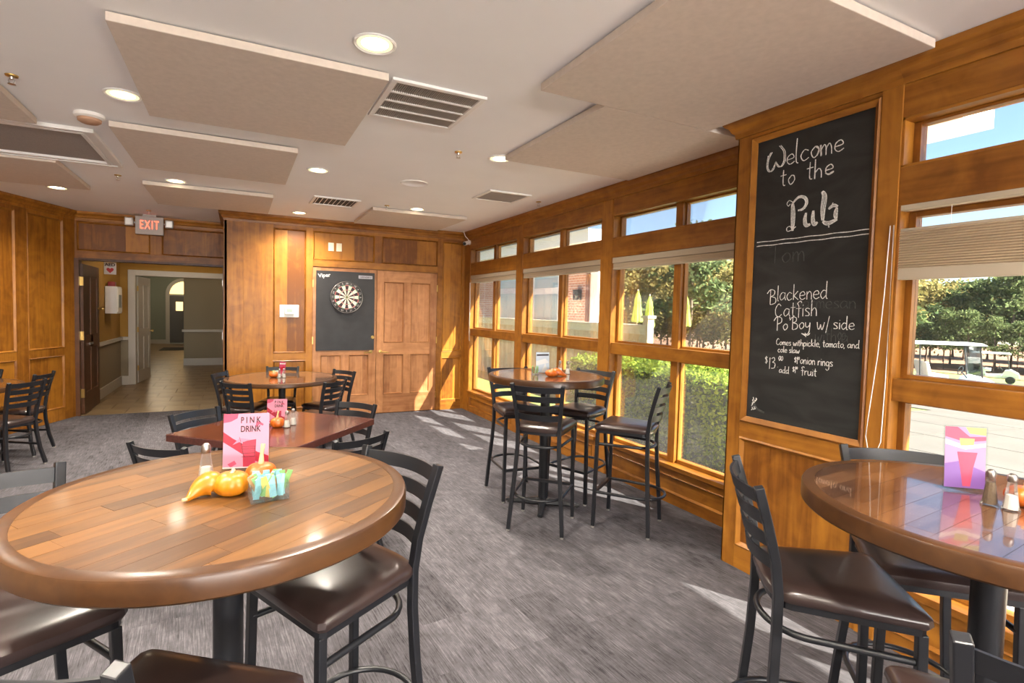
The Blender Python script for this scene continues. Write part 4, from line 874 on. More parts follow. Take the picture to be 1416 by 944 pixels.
# ------------------------------------------------------------------ seating
def seat_outline(front, rear, yf, yr, n=40):
    pts = [(front,yf-.02),(front-.012,yf-.004),(front-.03,yf)]
    pts = pts + [(-x,y) for x,y in reversed(pts)]
    # left side down to the rear arc
    out = list(pts); m = 14
    for i in range(m+1):
        a = PI+PI*i/m; e = .62
        cx, sy = math.cos(a), math.sin(a)
        out.append((rear*math.copysign(abs(cx)**e,cx), yr+.085+.085*math.copysign(abs(sy)**e,sy)))
    return out
def make_chair(name, h, zs, slats, ring):
    t = empty(name)
    hb = h-.83+.46 if h < 1 else zs
    # cushion
    o0 = seat_outline(.205,.168,.207,-.185)
    m = MB(); layers = [(.0,1.0),(.012,1.03),(.028,1.02),(.040,.95),(.047,.80),(.050,.5)]; n = len(o0)
    cyc = .0
    for dz,s in layers: m.v += [(x*s, cyc+(y-cyc)*s, zs+dz) for x,y in o0]
    for j in range(len(layers)-1):
        for i in range(n): m.face((j*n+i, j*n+(i+1)%n, (j+1)*n+(i+1)%n, (j+1)*n+i))
    m.face(list(range((len(layers)-1)*n, len(layers)*n))); m.face(list(range(n-1,-1,-1)))
    so = m.obj('seat', M['seat'], t, True)
    fr = [(x*.97,y*.97) for x,y in o0]; MB().prism(fr, zs-.022, zs).obj('seat_frame', M['metal'], t)
    q = .0135
    for s in (-1,1):
        if h > 1: path = [(.195,-.2,.012),(.180,-.188,.22),(.160,-.172,.45),(.150,-.166,.62),(.150,-.166,.74),(.156,-.178,.84),(.168,-.205,.95),(.182,-.24,1.07)]
        else: path = [(.188,-.225,.012),(.170,-.190,.16),(.155,-.170,.32),(.150,-.165,.44),(.155,-.176,.55),(.168,-.204,.69),(.182,-.24,.83)]
        MB().tube([(s*x,y,z) for x,y,z in path], q, square=True, up=(1,0,0)).obj('back_post', M['metal'], t, bevel=.003)
        MB().tube([(s*.195,.2,.012),(s*.182,.188,zs-.02)], q*.95, square=True, up=(1,0,0)).obj('front_leg', M['metal'], t, bevel=.003)
        for (gx,gy) in ((path[0][0],path[0][1]),(.195,.2)): MB().lathe([(0,0),(.013,0),(.013,.013),(0,.013)],12,(s*gx,gy,0)).obj('glide', M['glide'], t, True)
    def post_at(z):
        for (x0,y0,z0),(x1,y1,z1) in zip(path,path[1:]):
            if z0 <= z <= z1: u = (z-z0)/(z1-z0); return x0+(x1-x0)*u, y0+(y1-y0)*u
        return path[-1][:2]
    for zc in slats:
        m = MB(); n = 10; hh = .0215
        for dz in (-hh,hh):
            px_, py_ = post_at(zc+dz); px_ -= .006
            for th in (-.004,.004):
                for i in range(n+1):
                    u = -1+2*i/n; m.v.append((px_*u, py_-.045*(1-u*u)+th, zc+dz))
        k = n+1
        for i in range(n): m.face((i,i+1,2*k+i+1,2*k+i)); m.face((k+i,3*k+i,3*k+i+1,k+i+1)); m.face((2*k+i,2*k+i+1,3*k+i+1,3*k+i)); m.face((i,k+i,k+i+1,i+1))
        m.face((0,2*k,3*k,k)); m.face((k-1,2*k-1,4*k-1,3*k-1))
        m.obj('slat', M['metal'], t, True)
    def uring(nm, z, cx, cy, rx, ry, wf):
        a = [(-wf,.19,z),(-rx-.004,cy,z)]; n = 14
        arc = [(rx*math.cos(PI+PI*i/n), cy+ry*math.sin(PI+PI*i/n), z) for i in range(n+1)]
        p = [a[0]]+arc+[(wf,.19,z)]
        MB().tube(p, .0105, 10).obj(nm, M['metal'], t, True)
    if ring:
        uring('upper_ring', zs-.105, 0, -.06, .152, .125, .180); uring('foot_ring', .265, 0, -.09, .176, .175, .188)
        MB().tube([(-.186,.195,.265),(.186,.195,.265)], .0105, square=True).obj('front_stretcher', M['metal'], t)
    else:
        uring('upper_ring', zs-.11, 0, -.06, .152, .125, .18)
        for s in (-1,1): MB().tube([(s*.188,.195,.2),(s*.166,-.18,.2)], .009, square=True).obj('side_stretcher', M['metal'], t)
    return t
stool0 = make_chair('bar_stool', 1.07, .725, (1.035,.968,.900,.832), True)
chair0 = make_chair('dining_chair', .83, .425, (.797,.735,.672,.610), False)
used = {}
def seat(proto, x, y, deg, label, group, cat):
    o = proto if proto not in used else copy_tree(proto)
    used[proto] = 1; o.location = (x,y,0); o.rotation_euler = (0,0,math.radians(deg)); tag(o, label, cat, group); return o
ST = 'black ladder-back bar stool '
for x,y,d,l in [(2.031,3.284,315.3,'at the window table, its back towards the room and camera'),(2.629,3.038,35,'pulled out right of the window table beside the glass'),
                (2.176,3.96,175.3,'at the far left of the window table, nearest the sunlit floor'),(2.665,3.72,112.5,'behind the window table, against the window post')]:
    seat(stool0,x,y,d,ST+l,'bar stools round the window table','stool')
for x,y,d,l in [(1.683,1.01,229.1,'in front of the chalkboard pier at the right table'),(2.158,.961,137.4,'behind the right table below the window, seat mostly hidden'),(1.337,.39,304.9,'at bottom right corner with only post and seat corner showing')]:
    seat(stool0,x,y,d,ST+l,'bar stools round the right table','stool')
for x,y,d,l in [(.291,1.646,115.3,'at right of the foreground table with brown seat in full view'),(-.542,1.747,208.4,'at left edge of the foreground table'),(-.150,1.150,323,'at the bottom edge, tucked under the foreground table')]:
    seat(stool0,x,y,d,ST+l,'bar stools round the foreground table','stool')
DC = 'black dining chair '
for x,y,d,l in [(.66,4.01,130,'at the far right side of the square mahogany table'),(-.105,4.011,222,'with bluish slats at the far left of the mahogany table'),(.552,3.269,25.5,'at the near right of the mahogany table, behind the foreground table'),(-.22,3.40,318,'at the near left of the mahogany table, mostly hidden')]:
    seat(chair0,x,y,d,DC+l,'chairs round the mahogany table','chair')
for x,y,d,l in [(.157,5.779,313,'at the near left of the round table by the dartboard wall'),(.05,6.40,249,'at the far left of the round table beside the opening'),(.45,6.72,166,'behind the round table against the panelled wall'),(.94,6.25,120,'at the far right of the round table before the dartboard door'),(.733,5.659,46,'at the near right of the round table, back slats bluish')]:
    seat(chair0,x,y,d,DC+l,'chairs round the dartboard wall table','chair')
for x,y,d,l in [(-2.02,6.93,80,'right of the far left table, nearest the angled wall'),(-1.95,6.34,62,'at the near side of the far left table, cut by the edge'),(-2.48,7.12,170,'behind the far left table, only its top corner showing')]:
    seat(chair0,x,y,d,DC+l,'chairs round the far left table','chair')

# ------------------------------------------------------------------ things on the tables
def shaker(x,y,z,label,fill='salt',s=1.0):
    t = tag(empty('pepper_shaker' if fill == 'pepper' else 'salt_shaker',(x,y,z)), label, 'shaker'); t.scale = (s,s,s)
    MB().lathe([(.0,0),(.0225,0),(.0235,.004),(.020,.010),(.0115,.075),(.0105,.085),(0,.086)],8).obj('glass_body', M['shakerglass'], t)
    hf_ = .045 if fill == 'salt' else .07
    MB().lathe([(0,.004),(.017,.005),(.0185-.0095*hf_/.075,hf_),(0,hf_)],8).obj('pepper' if fill == 'pepper' else 'salt', M[fill], t)
    MB().lathe([(.0108,.083),(.0118,.085),(.0118,.096),(.0105,.103),(.006,.108),(0,.109)],20).obj('cap', M['capmetal'], t, True); return t
def pumpkin(x,y,z,r,label,mat='pumpo',squash=.78,stem=.02,rz=0,ribs=10):
    t = tag(empty('pumpkin',(x,y,z),rz), label, 'pumpkin'); n = 16; prof = []
    for i in range(n+1):
        a = -PI/2+PI*i/n; prof.append((max(r*math.cos(a)**.8 if math.cos(a) > 0 else 0, .001), r*squash+r*squash*math.sin(a)*(1-.12*abs(math.sin(a))**6)))
    zmin = min(p[1] for p in prof); prof = [(a,b-zmin) for a,b in prof]
    MB().lathe(prof,60,rib=lambda q: 1-.07*(1-abs(math.cos(q*ribs/2)))**1).obj('rind', M[mat], t, True)
    zt = prof[-1][1]; MB().tube([(0,0,zt-.006),(.002,0,zt+stem*.5),(.006,.002,zt+stem)], .005, 8, rr=[.009,.005,.006]).obj('stem', M['stem'], t, True); return t
def gourd(x,y,z,rz,L,label,mat='pumpy'):
    t = tag(empty('gourd',(x,y,z),rz), label, 'gourd'); n = 16; path, rr = [], []
    for i in range(n+1):
        u = i/n; r = .006+.026*math.sin(min(1,u*1.25)*PI/2)**1.4*(1-.0*u); r = r if u < .75 else r*math.sqrt(max(0.02,1-((u-.75)/.25)**2))
        path.append((-L/2+L*u, .012*math.sin(u*PI), max(r, .006)+.0005)); rr.append(r)
    MB().tube(path, .01, 14, rr=rr).obj('rind', M[mat], t, True); MB().tube([(-L/2-.010,0,.008),(-L/2+.004,0,.0075)], .004, 8).obj('stem', M['stem'], t, True); return t
def sign(x,y,z,rz,w,h,label,style='pink',lean=6,holder='L'):
    t = tag(empty('menu_stand',(x,y,z),rz), label, 'menu stand'); a = math.radians(lean); c, s = math.cos(a), math.sin(a)
    F = lambda u,d,v: (u, v*s-d*c+.0, .004+v*c+d*s)   # u right, d towards viewer, v up
    def slab(nm,u0,u1,v0,v1,d0,d1,mat):
        return MB().add([F(u,d,v) for v in (v0,v1) for (u,d) in ((u0,d0),(u1,d0),(u1,d1),(u0,d1))],[(3,2,1,0),(4,5,6,7),(0,1,5,4),(1,2,6,5),(2,3,7,6),(3,0,4,7)]).obj(nm, mat, t)
    slab('clear_front',-w/2-.004,w/2+.004,0,h+.004,.0016,.0032,M['acrylic']); slab('clear_back',-w/2-.004,w/2+.004,0,h+.004,-.0032,-.0016,M['acrylic'])
    MB().box(-w/2-.004,-.03,0,w/2+.004,.045,.004).obj('base', M['acrylic'], t)
    def poly(nm,pts,mat,d): 
        k = len(pts); MB().add([F(u,d,v) for u,v in pts],[tuple(range(k))]).obj(nm, mat, card)
    if style == 'pink':
        card = slab('card',-w/2,w/2,.004,h,-.0008,.0006,M['pinkl']); g = .0008
        poly('band',[(-w/2,h*.68),(-w*.30,h*.56),(0,h*.42),(w*.25,h*.30),(w/2,h*.22),(w/2,h*.04),(w*.2,h*.14),(-w*.1,h*.28),(-w/2,h*.50)],M['crim'],g)
        poly('band',[(-w/2,h),(-w*.18,h),(-w*.2,h*.92),(-w*.34,h*.86),(-w/2,h*.84)],M['mag'],g)
        poly('glass_shape',[(-w*.08,h*.50),(w*.22,h*.53),(w*.20,h*.02),(-w*.06,h*.02)],M['rose'],g+.0002)
        poly('splash',[(w*.22,h*.86),(w*.30,h*.84),(w*.38,h*.80),(w*.36,h*.77),(w*.28,h*.80),(w*.24,h*.74),(w*.20,h*.76)],M['mag'],g)
        poly('splash',[(-w*.4,h*.10),(-w*.25,h*.16),(-w*.2,h*.10),(-w*.33,h*.04)],M['mag'],g); poly('footer',[(-w*.5,.004),(w*.5,.004),(w*.5,h*.035),(-w*.5,h*.05)],M['cardwhite'],g+.0003)
        m = MB()
        def ln(p,q,ww=.0011):
            dx,dz = q[0]-p[0],q[1]-p[1]; L = math.hypot(dx,dz); nx,nz = -dz/L*ww/2,dx/L*ww/2; m.add([F(p[0]+nx,g+.0004,p[1]+nz),F(q[0]+nx,g+.0004,q[1]+nz),F(q[0]-nx,g+.0004,q[1]-nz),F(p[0]-nx,g+.0004,p[1]-nz)],[(0,1,2,3)])
        for v in (.40,.36,.28,.22): ln((-w*.10,h*v),(w*.2,h*(v+.005)))
        ln((-w*.12,h*.47),(-w*.04,h*.22)); ln((w*.2,h*.42),(w*.19,h*.22)); ln((-w*.15,h*.58),(-w*.1,h*.44))
        m.obj('drawing', M['ink'], card)
        poly('parasol',[(-w*.30,h*.44),(-w*.15,h*.56),(w*.10,h*.53),(-w*.05,h*.49),(-w*.15,h*.49)],M['pink'],g+.0003)
        for i,(tx,v) in enumerate((('P I N K',.83),('DRINK',.67))):
            o_ = F(.012*w/.13,g+.0006,h*v); up = Vector((0,s,c)); text_obj('lettering', tx, h*.155, M['ink'], face_matrix(o_,(1,0,0),up), card, .0001, bold=True, sx=.72)
    elif style == 'purple':
        card = slab('card',-w/2,w/2,.004,h,-.0008,.0006,M['lilac']); g = .0008
        poly('band',[(-w/2,h),(-w*.2,h),(w*.1,h*.85),(w/2,h*.86),(w/2,h*.8),(0,h*.76),(-w/2,h*.84)],M['mag'],g); poly('band',[(w*.0,h),(w/2,h),(w/2,h*.88),(w*.1,h*.9)],M['lime'],g)
        poly('label',[(-w*.15,h*.82),(w*.22,h*.82),(w*.2,h*.72),(-w*.12,h*.70)],M['lime'],g+.0002); poly('band',[(-w/2,h*.80),(0,h*.70),(w/2,h*.76),(w/2,h*.70),(0,h*.64),(-w/2,h*.72)],M['cardwhite'],g)
        poly('band',[(-w/2,h*.40),(-w*.15,h*.45),(w/2,h*.30),(w/2,.004),(-w/2,.004)],M['purple'],g); poly('glass_shape',[(-w*.2,h*.6),(w*.3,h*.6),(w*.2,h*.35),(w*.14,h*.05),(-w*.05,h*.05),(-w*.12,h*.35)],M['mag'],g+.0002)
    else:
        card = slab('card',-w/2,w/2,.004,h,-.0008,.0006,M[{'blue':'slatebl','red':'mag'}[style]]); g = .0008
        poly('band',[(-w*.45,h*.9),(w*.45,h*.92),(w*.45,h*.84),(-w*.45,h*.82)],M['cardwhite' if style == 'red' else 'ink'],g); poly('band',[(-w*.1,h*.05),(w*.4,h*.05),(w*.2,h*.5)],M['cardwhite'],g); poly('band',[(-w/2,h*.55),(w*.2,h*.7),(w/2,h*.5),(-w/2,h*.35)],M['crim' if style == 'red' else 'cardwhite'],g)
    return t
packs = {}
def caddy(x,y,z,rz,lab,mats,n,group,packlabel):
    t = tag(empty('packet_caddy',(x,y,z),rz), lab, 'caddy'); L, W_, h_ = .046, .030, .045; e = .003
    MB().box(-L,-W_,0,L,W_,.004).obj('base', M['caddyglass'], t)
    for nm,(a,b,c,d) in enumerate(((-L,L,-W_,-W_+e),(-L,L,W_-e,W_),(-L,-L+e,-W_+e,W_-e),(L-e,L,-W_+e,W_-e))): MB().box(a,c,.004,b,d,h_).obj('side', M['caddyglass'], t, bevel=.001)
    rnd = random.Random(int(x*1000)+5); ca, sa = math.cos(rz), math.sin(rz)
    for k in range(n):
        mt = mats[rnd.randrange(len(mats))] if k > 2 else mats[k % len(mats)]
        if mt not in packs:
            o = MB().box(-.0085,-.0014,0,.0085,.0014,.056).obj('sweetener_packet', M[mt]); packs[mt] = o.data
        else: o = bpy.data.objects.new('sweetener_packet', packs[mt]); COL.objects.link(o)
        u = -L+.012+(2*L-.024)*((k*.618)%1); v = -W_+.008+(2*W_-.016)*((k+.5)/n); 
        o.location = (x+ca*u-sa*v, y+sa*u+ca*v, z+.006+.010*rnd.random()); o.rotation_euler = ((rnd.random()-.5)*.5,(rnd.random()-.5)*1.0, rz+(rnd.random()-.5)*1.2)
        cn = {'pkblue':'pale blue','pkgreen':'green','pkyel':'yellow','pkwhite':'white','pkbrown':'brown','pkpink':'pink'}[mt]
        tag(o, cn+' '+packlabel, 'packet', group)
Z = BT
# foreground table
sign(.024,1.755,Z,math.radians(-9),.128,.168,'large pink PINK DRINK menu stand on the foreground table','pink',7)
shaker(-.078,1.665,Z,'glass salt shaker on the foreground table','salt',1.05)
pumpkin(-.012,1.545,Z,.046,'yellow mini pumpkin lying on the foreground table','pumpy',.72,.006,.3)
gourd(-.078,1.538,Z,math.radians(24),.082,'long yellow gourd with pointed tip on the foreground table')
pumpkin(.062,1.625,Z,.042,'orange mini pumpkin with tall pale stem behind the packet caddy','pumpo',.72,.055,.1)
caddy(.075,1.475,Z,math.radians(6),'clear glass caddy full of sweetener packets on the foreground table',['pkblue','pkblue','pkgreen','pkyel','pkwhite','pkbrown','pkblue'],38,'packets in the foreground caddy','sweetener packet in the foreground glass caddy')
# mahogany table
sign(.245,3.86,.7605,math.radians(-12),.128,.168,'small-looking pink PINK DRINK menu stand on the mahogany table','pink',7)
pumpkin(.243,3.765,.7605,.045,'orange mini pumpkin on the mahogany table','pumpo',.82,.045)
shaker(.300,3.735,.7605,'salt shaker on the mahogany table, nearer the pumpkin','salt',1.05); shaker(.345,3.80,.7605,'salt shaker on the mahogany table, farther from the pumpkin','salt',1.05)
# dartboard wall table
sign(.462,6.46,.76,math.radians(-52),.10,.17,'narrow red menu stand turned edgewise on the dartboard wall table','red',4)
pumpkin(.375,6.45,.76,.052,'orange pumpkin on the dartboard wall table','pumpo',.72,.01); shaker(.43,6.385,.76,'salt shaker on the dartboard wall table, left of the pair'); shaker(.478,6.375,.76,'salt shaker on the dartboard wall table, right of the pair')
caddy(.41,6.56,.76,.1,'small glass caddy with green packets on the dartboard wall table',['pkgreen','pkwhite','pkblue'],9,'packets in the dartboard table caddy','sweetener packet in the dartboard table caddy')
# window table
sign(2.262,3.70,Z,math.radians(-22),.11,.17,'grey-blue menu stand on the window table','blue',7); pumpkin(2.222,3.50,Z,.05,'orange pumpkin on the window table','pumpo',.62,.006); gourd(2.305,3.515,Z,math.radians(150),.11,'curved orange gourd behind the pumpkin on the window table','pumpo')
caddy(2.165,3.66,Z,math.radians(60),'small glass caddy of green packets on the window table',['pkgreen','pkgreen','pkbrown'],8,'packets in the window table caddy','sweetener packet in the window table caddy'); shaker(2.405,3.66,Z,'salt shaker on the window table, left of the pair'); shaker(2.44,3.60,Z,'salt shaker on the window table, right of the pair')
# right table
sign(1.955,.775,Z,math.radians(-38),.105,.185,'purple drink menu stand on the right table','purple',3); shaker(1.868,.683,Z,'pepper shaker with brown contents on the right table','pepper',.92); shaker(1.872,.640,Z,'salt shaker half full on the right table','salt',.92)
pumpkin(1.955,.640,Z,.045,'orange pumpkin behind the shakers on the right table','pumpo',.66,.01); caddy(2.0,.575,Z,math.radians(-30),'glass caddy with pink packets at the right picture edge',['pkpink','pkwhite','pkpink'],9,'packets in the right table caddy','sweetener packet in the right table caddy')

# ------------------------------------------------------------------ outdoors
TH = [(-60,-.2),(3.4,-.2),(6,-.28),(17,-.85),(21,-1.0),(40,-2.0),(70,-4.0),(220,-5)]
def th(x):
    for (x0,z0),(x1,z1) in zip(TH,TH[1:]):
        if x0 <= x <= x1: return z0+(z1-z0)*(x-x0)/(x1-x0)
    return TH[-1][1]
def ground(name, xs, y0, y1, mat, dz=0):
    m = MB(); n = len(xs); m.v = [(x,y,th(x)+dz) for x in xs for y in (y0,y1)]
    m.f = [(2*i,2*i+2,2*i+3,2*i+1) for i in range(n-1)]; m.m = [0]*(n-1); return struct(m.obj(name, mat))
ground('ground_lawn', [3.45,6,10,17,21,30,40,55,70,110,200], -160, 200, M['grass'])
pv = struct(empty('ground_patio', (0,0,0)))
for i in range(6):
    for j in range(7):
        x0, x1 = 5.5+i*2.0, 5.5+(i+1)*2.0; y0, y1 = -8+j*2.2, -8+(j+1)*2.2
        if y1 > 3.0 and x0 < 7: y1 = min(y1, 3.0)
        if y1-y0 < .2: continue
        m = MB(); g = .012; m.add([(x0+g,y0+g,th(x0)-.1),(x1-g,y0+g,th(x1)-.1),(x1-g,y1-g,th(x1)-.1),(x0+g,y1-g,th(x0)-.1),(x0+g,y0+g,th(x0)+.03),(x1-g,y0+g,th(x1)+.03),(x1-g,y1-g,th(x1)+.03),(x0+g,y1-g,th(x0)+.03)],[(3,2,1,0),(4,5,6,7),(0,1,5,4),(1,2,6,5),(2,3,7,6),(3,0,4,7)])
        m.obj('concrete_slab', M['conc'], pv)
ground('ground_border', [3.46,4.2,5.0], 2.4, 8.6, M['bounce_gravel'], .03); ground('ground_bounce_strip', [3.0,3.46,4.5,5.48], -9, 2.39, M['bounce_gravel'], .03); ground('ground_cart_path', [16.8,19,21,24], -8, 40, M['conc'], .02); ground('ground_woodland', [62,70,110,200], -160, 200, M['needles'], .05)  # pale gravel added to bounce sun onto the ceiling, the near strip unseen
def leaf_cloud(n, sampler, size, seed, flat=.0):
    rnd = random.Random(seed); m = MB()
    for k in range(n):
        p = Vector(sampler(rnd)); a = Vector((rnd.gauss(0,1),rnd.gauss(0,1),rnd.gauss(0,1)*(1-flat))).normalized(); b = a.orthogonal().normalized(); c = a.cross(b)
        s = size*(.6+.8*rnd.random()); th_ = rnd.random()*2*PI; u = b*math.cos(th_)+c*math.sin(th_); v = a.cross(u)
        m.v += [tuple(p-u*s-v*s*.1), tuple(p+v*s*.55), tuple(p+u*s+v*.1*s), tuple(p-v*s*.55)]
        i = len(m.v)-4; m.f.append((i,i+1,i+2,i+3)); m.m.append(0)
    return m
def raw_obj(m, name, mat, parent=None):
    me = bpy.data.meshes.new(name); me.from_pydata(m.v, [], m.f); me.materials.append(mat); o = bpy.data.objects.new(name, me); COL.objects.link(o)
    if parent: o.parent = parent
    return o
# clipped hedge outside the third window
hg = tag(empty('hedge', (5.75,5.3,-.25)), 'clipped green hedge outside the windows below the deck fence', 'hedge')
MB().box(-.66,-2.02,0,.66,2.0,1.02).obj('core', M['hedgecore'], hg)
def hs_(r):
    f = r.random()
    if f < .38: return (-.72+r.gauss(0,.035), -2.05+4.1*r.random(), 1.08*r.random())
    if f < .86: return (-.72+1.44*r.random(), -2.05+4.1*r.random(), 1.06+r.gauss(0,.035)+.03*math.sin(r.random()*9))
    return (-.7+1.4*r.random(), (-2.05 if r.random() < .5 else 2.05)+r.gauss(0,.03), 1.08*r.random())
raw_obj(leaf_cloud(26000, hs_, .024, 3), 'foliage', M['leafh'], hg)
# deck fence
fe = tag(empty('deck_fence', (7,7.74,0)), 'cedar board deck fence with cap rail and end post outside the windows', 'fence')
zb = th(7)
me = None
for k in range(86):
    if me is None: o = MB().box(0,.0,zb,.02,.132,1.22).obj('board', M['fence'], fe); me = o.data
    else: o = bpy.data.objects.new('board', me); COL.objects.link(o); o.parent = fe
    o.location = (0,.07+k*.14,0)
MB().box(-.025,0,1.19,.045,12.2,1.33).obj('top_rail', M['fencex'], fe); MB().box(-.05,0,1.335,.09,12.2,1.375).obj('cap_rail', M['fencex'], fe); MB().box(.02,0,.1,.06,12.2,.2).obj('lower_rail', M['fencex'], fe)
for y in (0,2.44,4.88,7.32,9.76): 
    p = MB().box(-.02,y-.07,zb,.12,y+.07,1.36 if y else 1.50).obj('post', M['fence'], fe)
    if not y: MB().box(-.05,-.1,1.50,.15,.1,1.55).obj('post_cap', M['fencex'], p)
# brick wing of the clubhouse
bw = tag(empty('clubhouse_wing', (9,11.9,0)), 'brick clubhouse wing with white trim behind the deck fence', 'building')
MB().prism([(.02,0),(3.0,4.6),(3.0,15),(.02,15)],-1,3.5).obj('brick_wall', M['brick'], bw)
MB().prism([(-.55,-.25),(.2,-.25),(3.2,4.4),(3.2,15),(-.55,15)],3.5,3.56).obj('soffit_board', M['ext_white'], bw); MB().box(-.60,-.3,3.5,-.55,15,3.82).obj('fascia', M['ext_white'], bw); MB().box(-.55,-.3,3.5,.2,-.25,3.82).obj('fascia', M['ext_white'], bw)
MB().add([(-.7,-.4,3.8),(-.7,15,3.8),(4,15,5.6),(3.4,4.8,5.6),(-.7,-.4,3.86),(-.7,15,3.86),(4,15,5.66),(3.4,4.8,5.66)],[(3,2,1,0),(4,5,6,7),(0,1,5,4),(1,2,6,5),(2,3,7,6),(3,0,4,7)]).obj('roof', M['shingle'], bw)
MB().box(-.03,-.03,-1,.05,.32,3.5).obj('corner_board', M['ext_white'], bw)
MB().tube([(-.06,.42,3.5),(-.06,.42,-1)],.05,10).obj('downpipe', plain('downpipe', (.20,.08,.055), .6), bw, True)
def ext_window(y0,y1,z0,z1,zm):
    f = MB().box(-.05,y0,z0-.35,.03,y1,z1+.25).obj('window_surround', M['ext_white'], bw)
    for a,b in ((z0,zm-.1),(zm+.1,z1)): MB().box(-.06,y0+.22,a,-.05,y1-.22,b).obj('pane', M['extglass'], f)
ext_window(1.75,3.6,1.32,2.75,2.25); ext_window(4.4,6.2,1.32,2.75,2.32); ext_window(8.3,10,1.32,2.75,2.3)
MB().box(-.02,.55,-1,.03,1.5,.9).obj('stone_base', M['ext_white'], bw)
la = MB().box(-.16,.75,1.95,-.02,1.0,2.25).obj('wall_lantern', M['ironfence'], bw)
MB().box(-1.85,-4.1,.22,0,14,.30).obj('deck_bounce_floor', M['fencex'], bw)  # pale floor added behind the fence to bounce sunlight onto the wing
# eave of this building
ev = struct(empty('roof_eave', (0,0,0)))
MB().box(2.97,-4.4,2.88,3.96,1.7,2.95).obj('soffit_board', M['soffit'], ev); MB().box(3.42,1.7,2.88,3.96,8.2,2.95).obj('soffit_board', M['soffit'], ev); MB().box(3.96,-4.4,2.87,4.0,8.2,3.02).obj('fascia', M['soffit'], ev)
MB().box(4.0,1.72,2.83,4.42,2.3,2.95).obj('soffit_return', M['soffit'], ev); MB().box(-5.4,-4.6,2.97,4.02,9.2,3.03).obj('roof_deck', M['shingle'], ev)
me = None
for k in range(30):
    if me is None: o = MB().box(0,-4.4,2.876,.004,1.7,2.88).obj('soffit_groove', M['tray'], ev); me = o.data
    else: o = bpy.data.objects.new('soffit_groove', me); COL.objects.link(o); o.parent = ev
    o.location = (3.0+k*.033,0,0)
# closed lime parasols
def parasol(x,y,ztop,label,proto=[None]):
    zg = th(x)
    if proto[0] is None:
        o = empty('parasol'); n = 16; prof = [(.02,0),(.10,-.25),(.135,-.45),(.125,-.47),(.165,-.8),(.215,-1.15),(.20,-1.2)]
        MB().lathe([(.012,-4.2),(.022,-4.2),(.022,.05),(0,.06)],10).obj('pole', M['fencex'], o, True)
        MB().lathe(prof,48,rib=lambda q: .80+.22*abs(math.cos(q*4))).obj('folded_canopy', M['limefab'], o, True)
        MB().tube([(.14*math.cos(2*PI*i/24),.14*math.sin(2*PI*i/24),-.46) for i in range(24)],.008,6,True).obj('tie_band', M['limefab'], o, True); proto[0] = o
    else: o = copy_tree(proto[0])
    for ch in o.children:
        if ch.name.startswith('pole'): ch.scale = (1,1,(ztop-zg+.1)/4.2)
    o.location = (x,y,ztop); tag(o, label, 'parasol', 'closed lime parasols on the deck')
parasol(13.7,15.65,2.48,'closed lime parasol behind the fence, left of the pair'); parasol(14.1,15.44,2.30,'closed lime parasol behind the fence post, right of the pair'); parasol(15.35,14.84,2.36,'closed lime parasol seen right of the window mullion'); parasol(13.1,16.0,2.1,'closed lime parasol at the left jamb of the third window')
# iron fence far out
fi = tag(empty('iron_fence',(27,20,th(27))), 'low black iron fence beyond the parasols', 'fence')
dv = Vector((.62,-.78)); m = MB()
for z in (.15,1.0): m.tube([(-dv.x*6,-dv.y*6,z),(dv.x*5,dv.y*5,z-.17)],.03,6)
m.obj('rails', M['ironfence'], fi)
me = None
for k in range(44):
    if me is None: o = MB().box(-.012,-.012,0,.012,.012,1.1).obj('picket', M['ironfence'], fi); me = o.data
    else: o = bpy.data.objects.new('picket', me); COL.objects.link(o); o.parent = fi
    u = -6+k*.25; o.location = (dv.x*u,dv.y*u,-.015*(u+6))
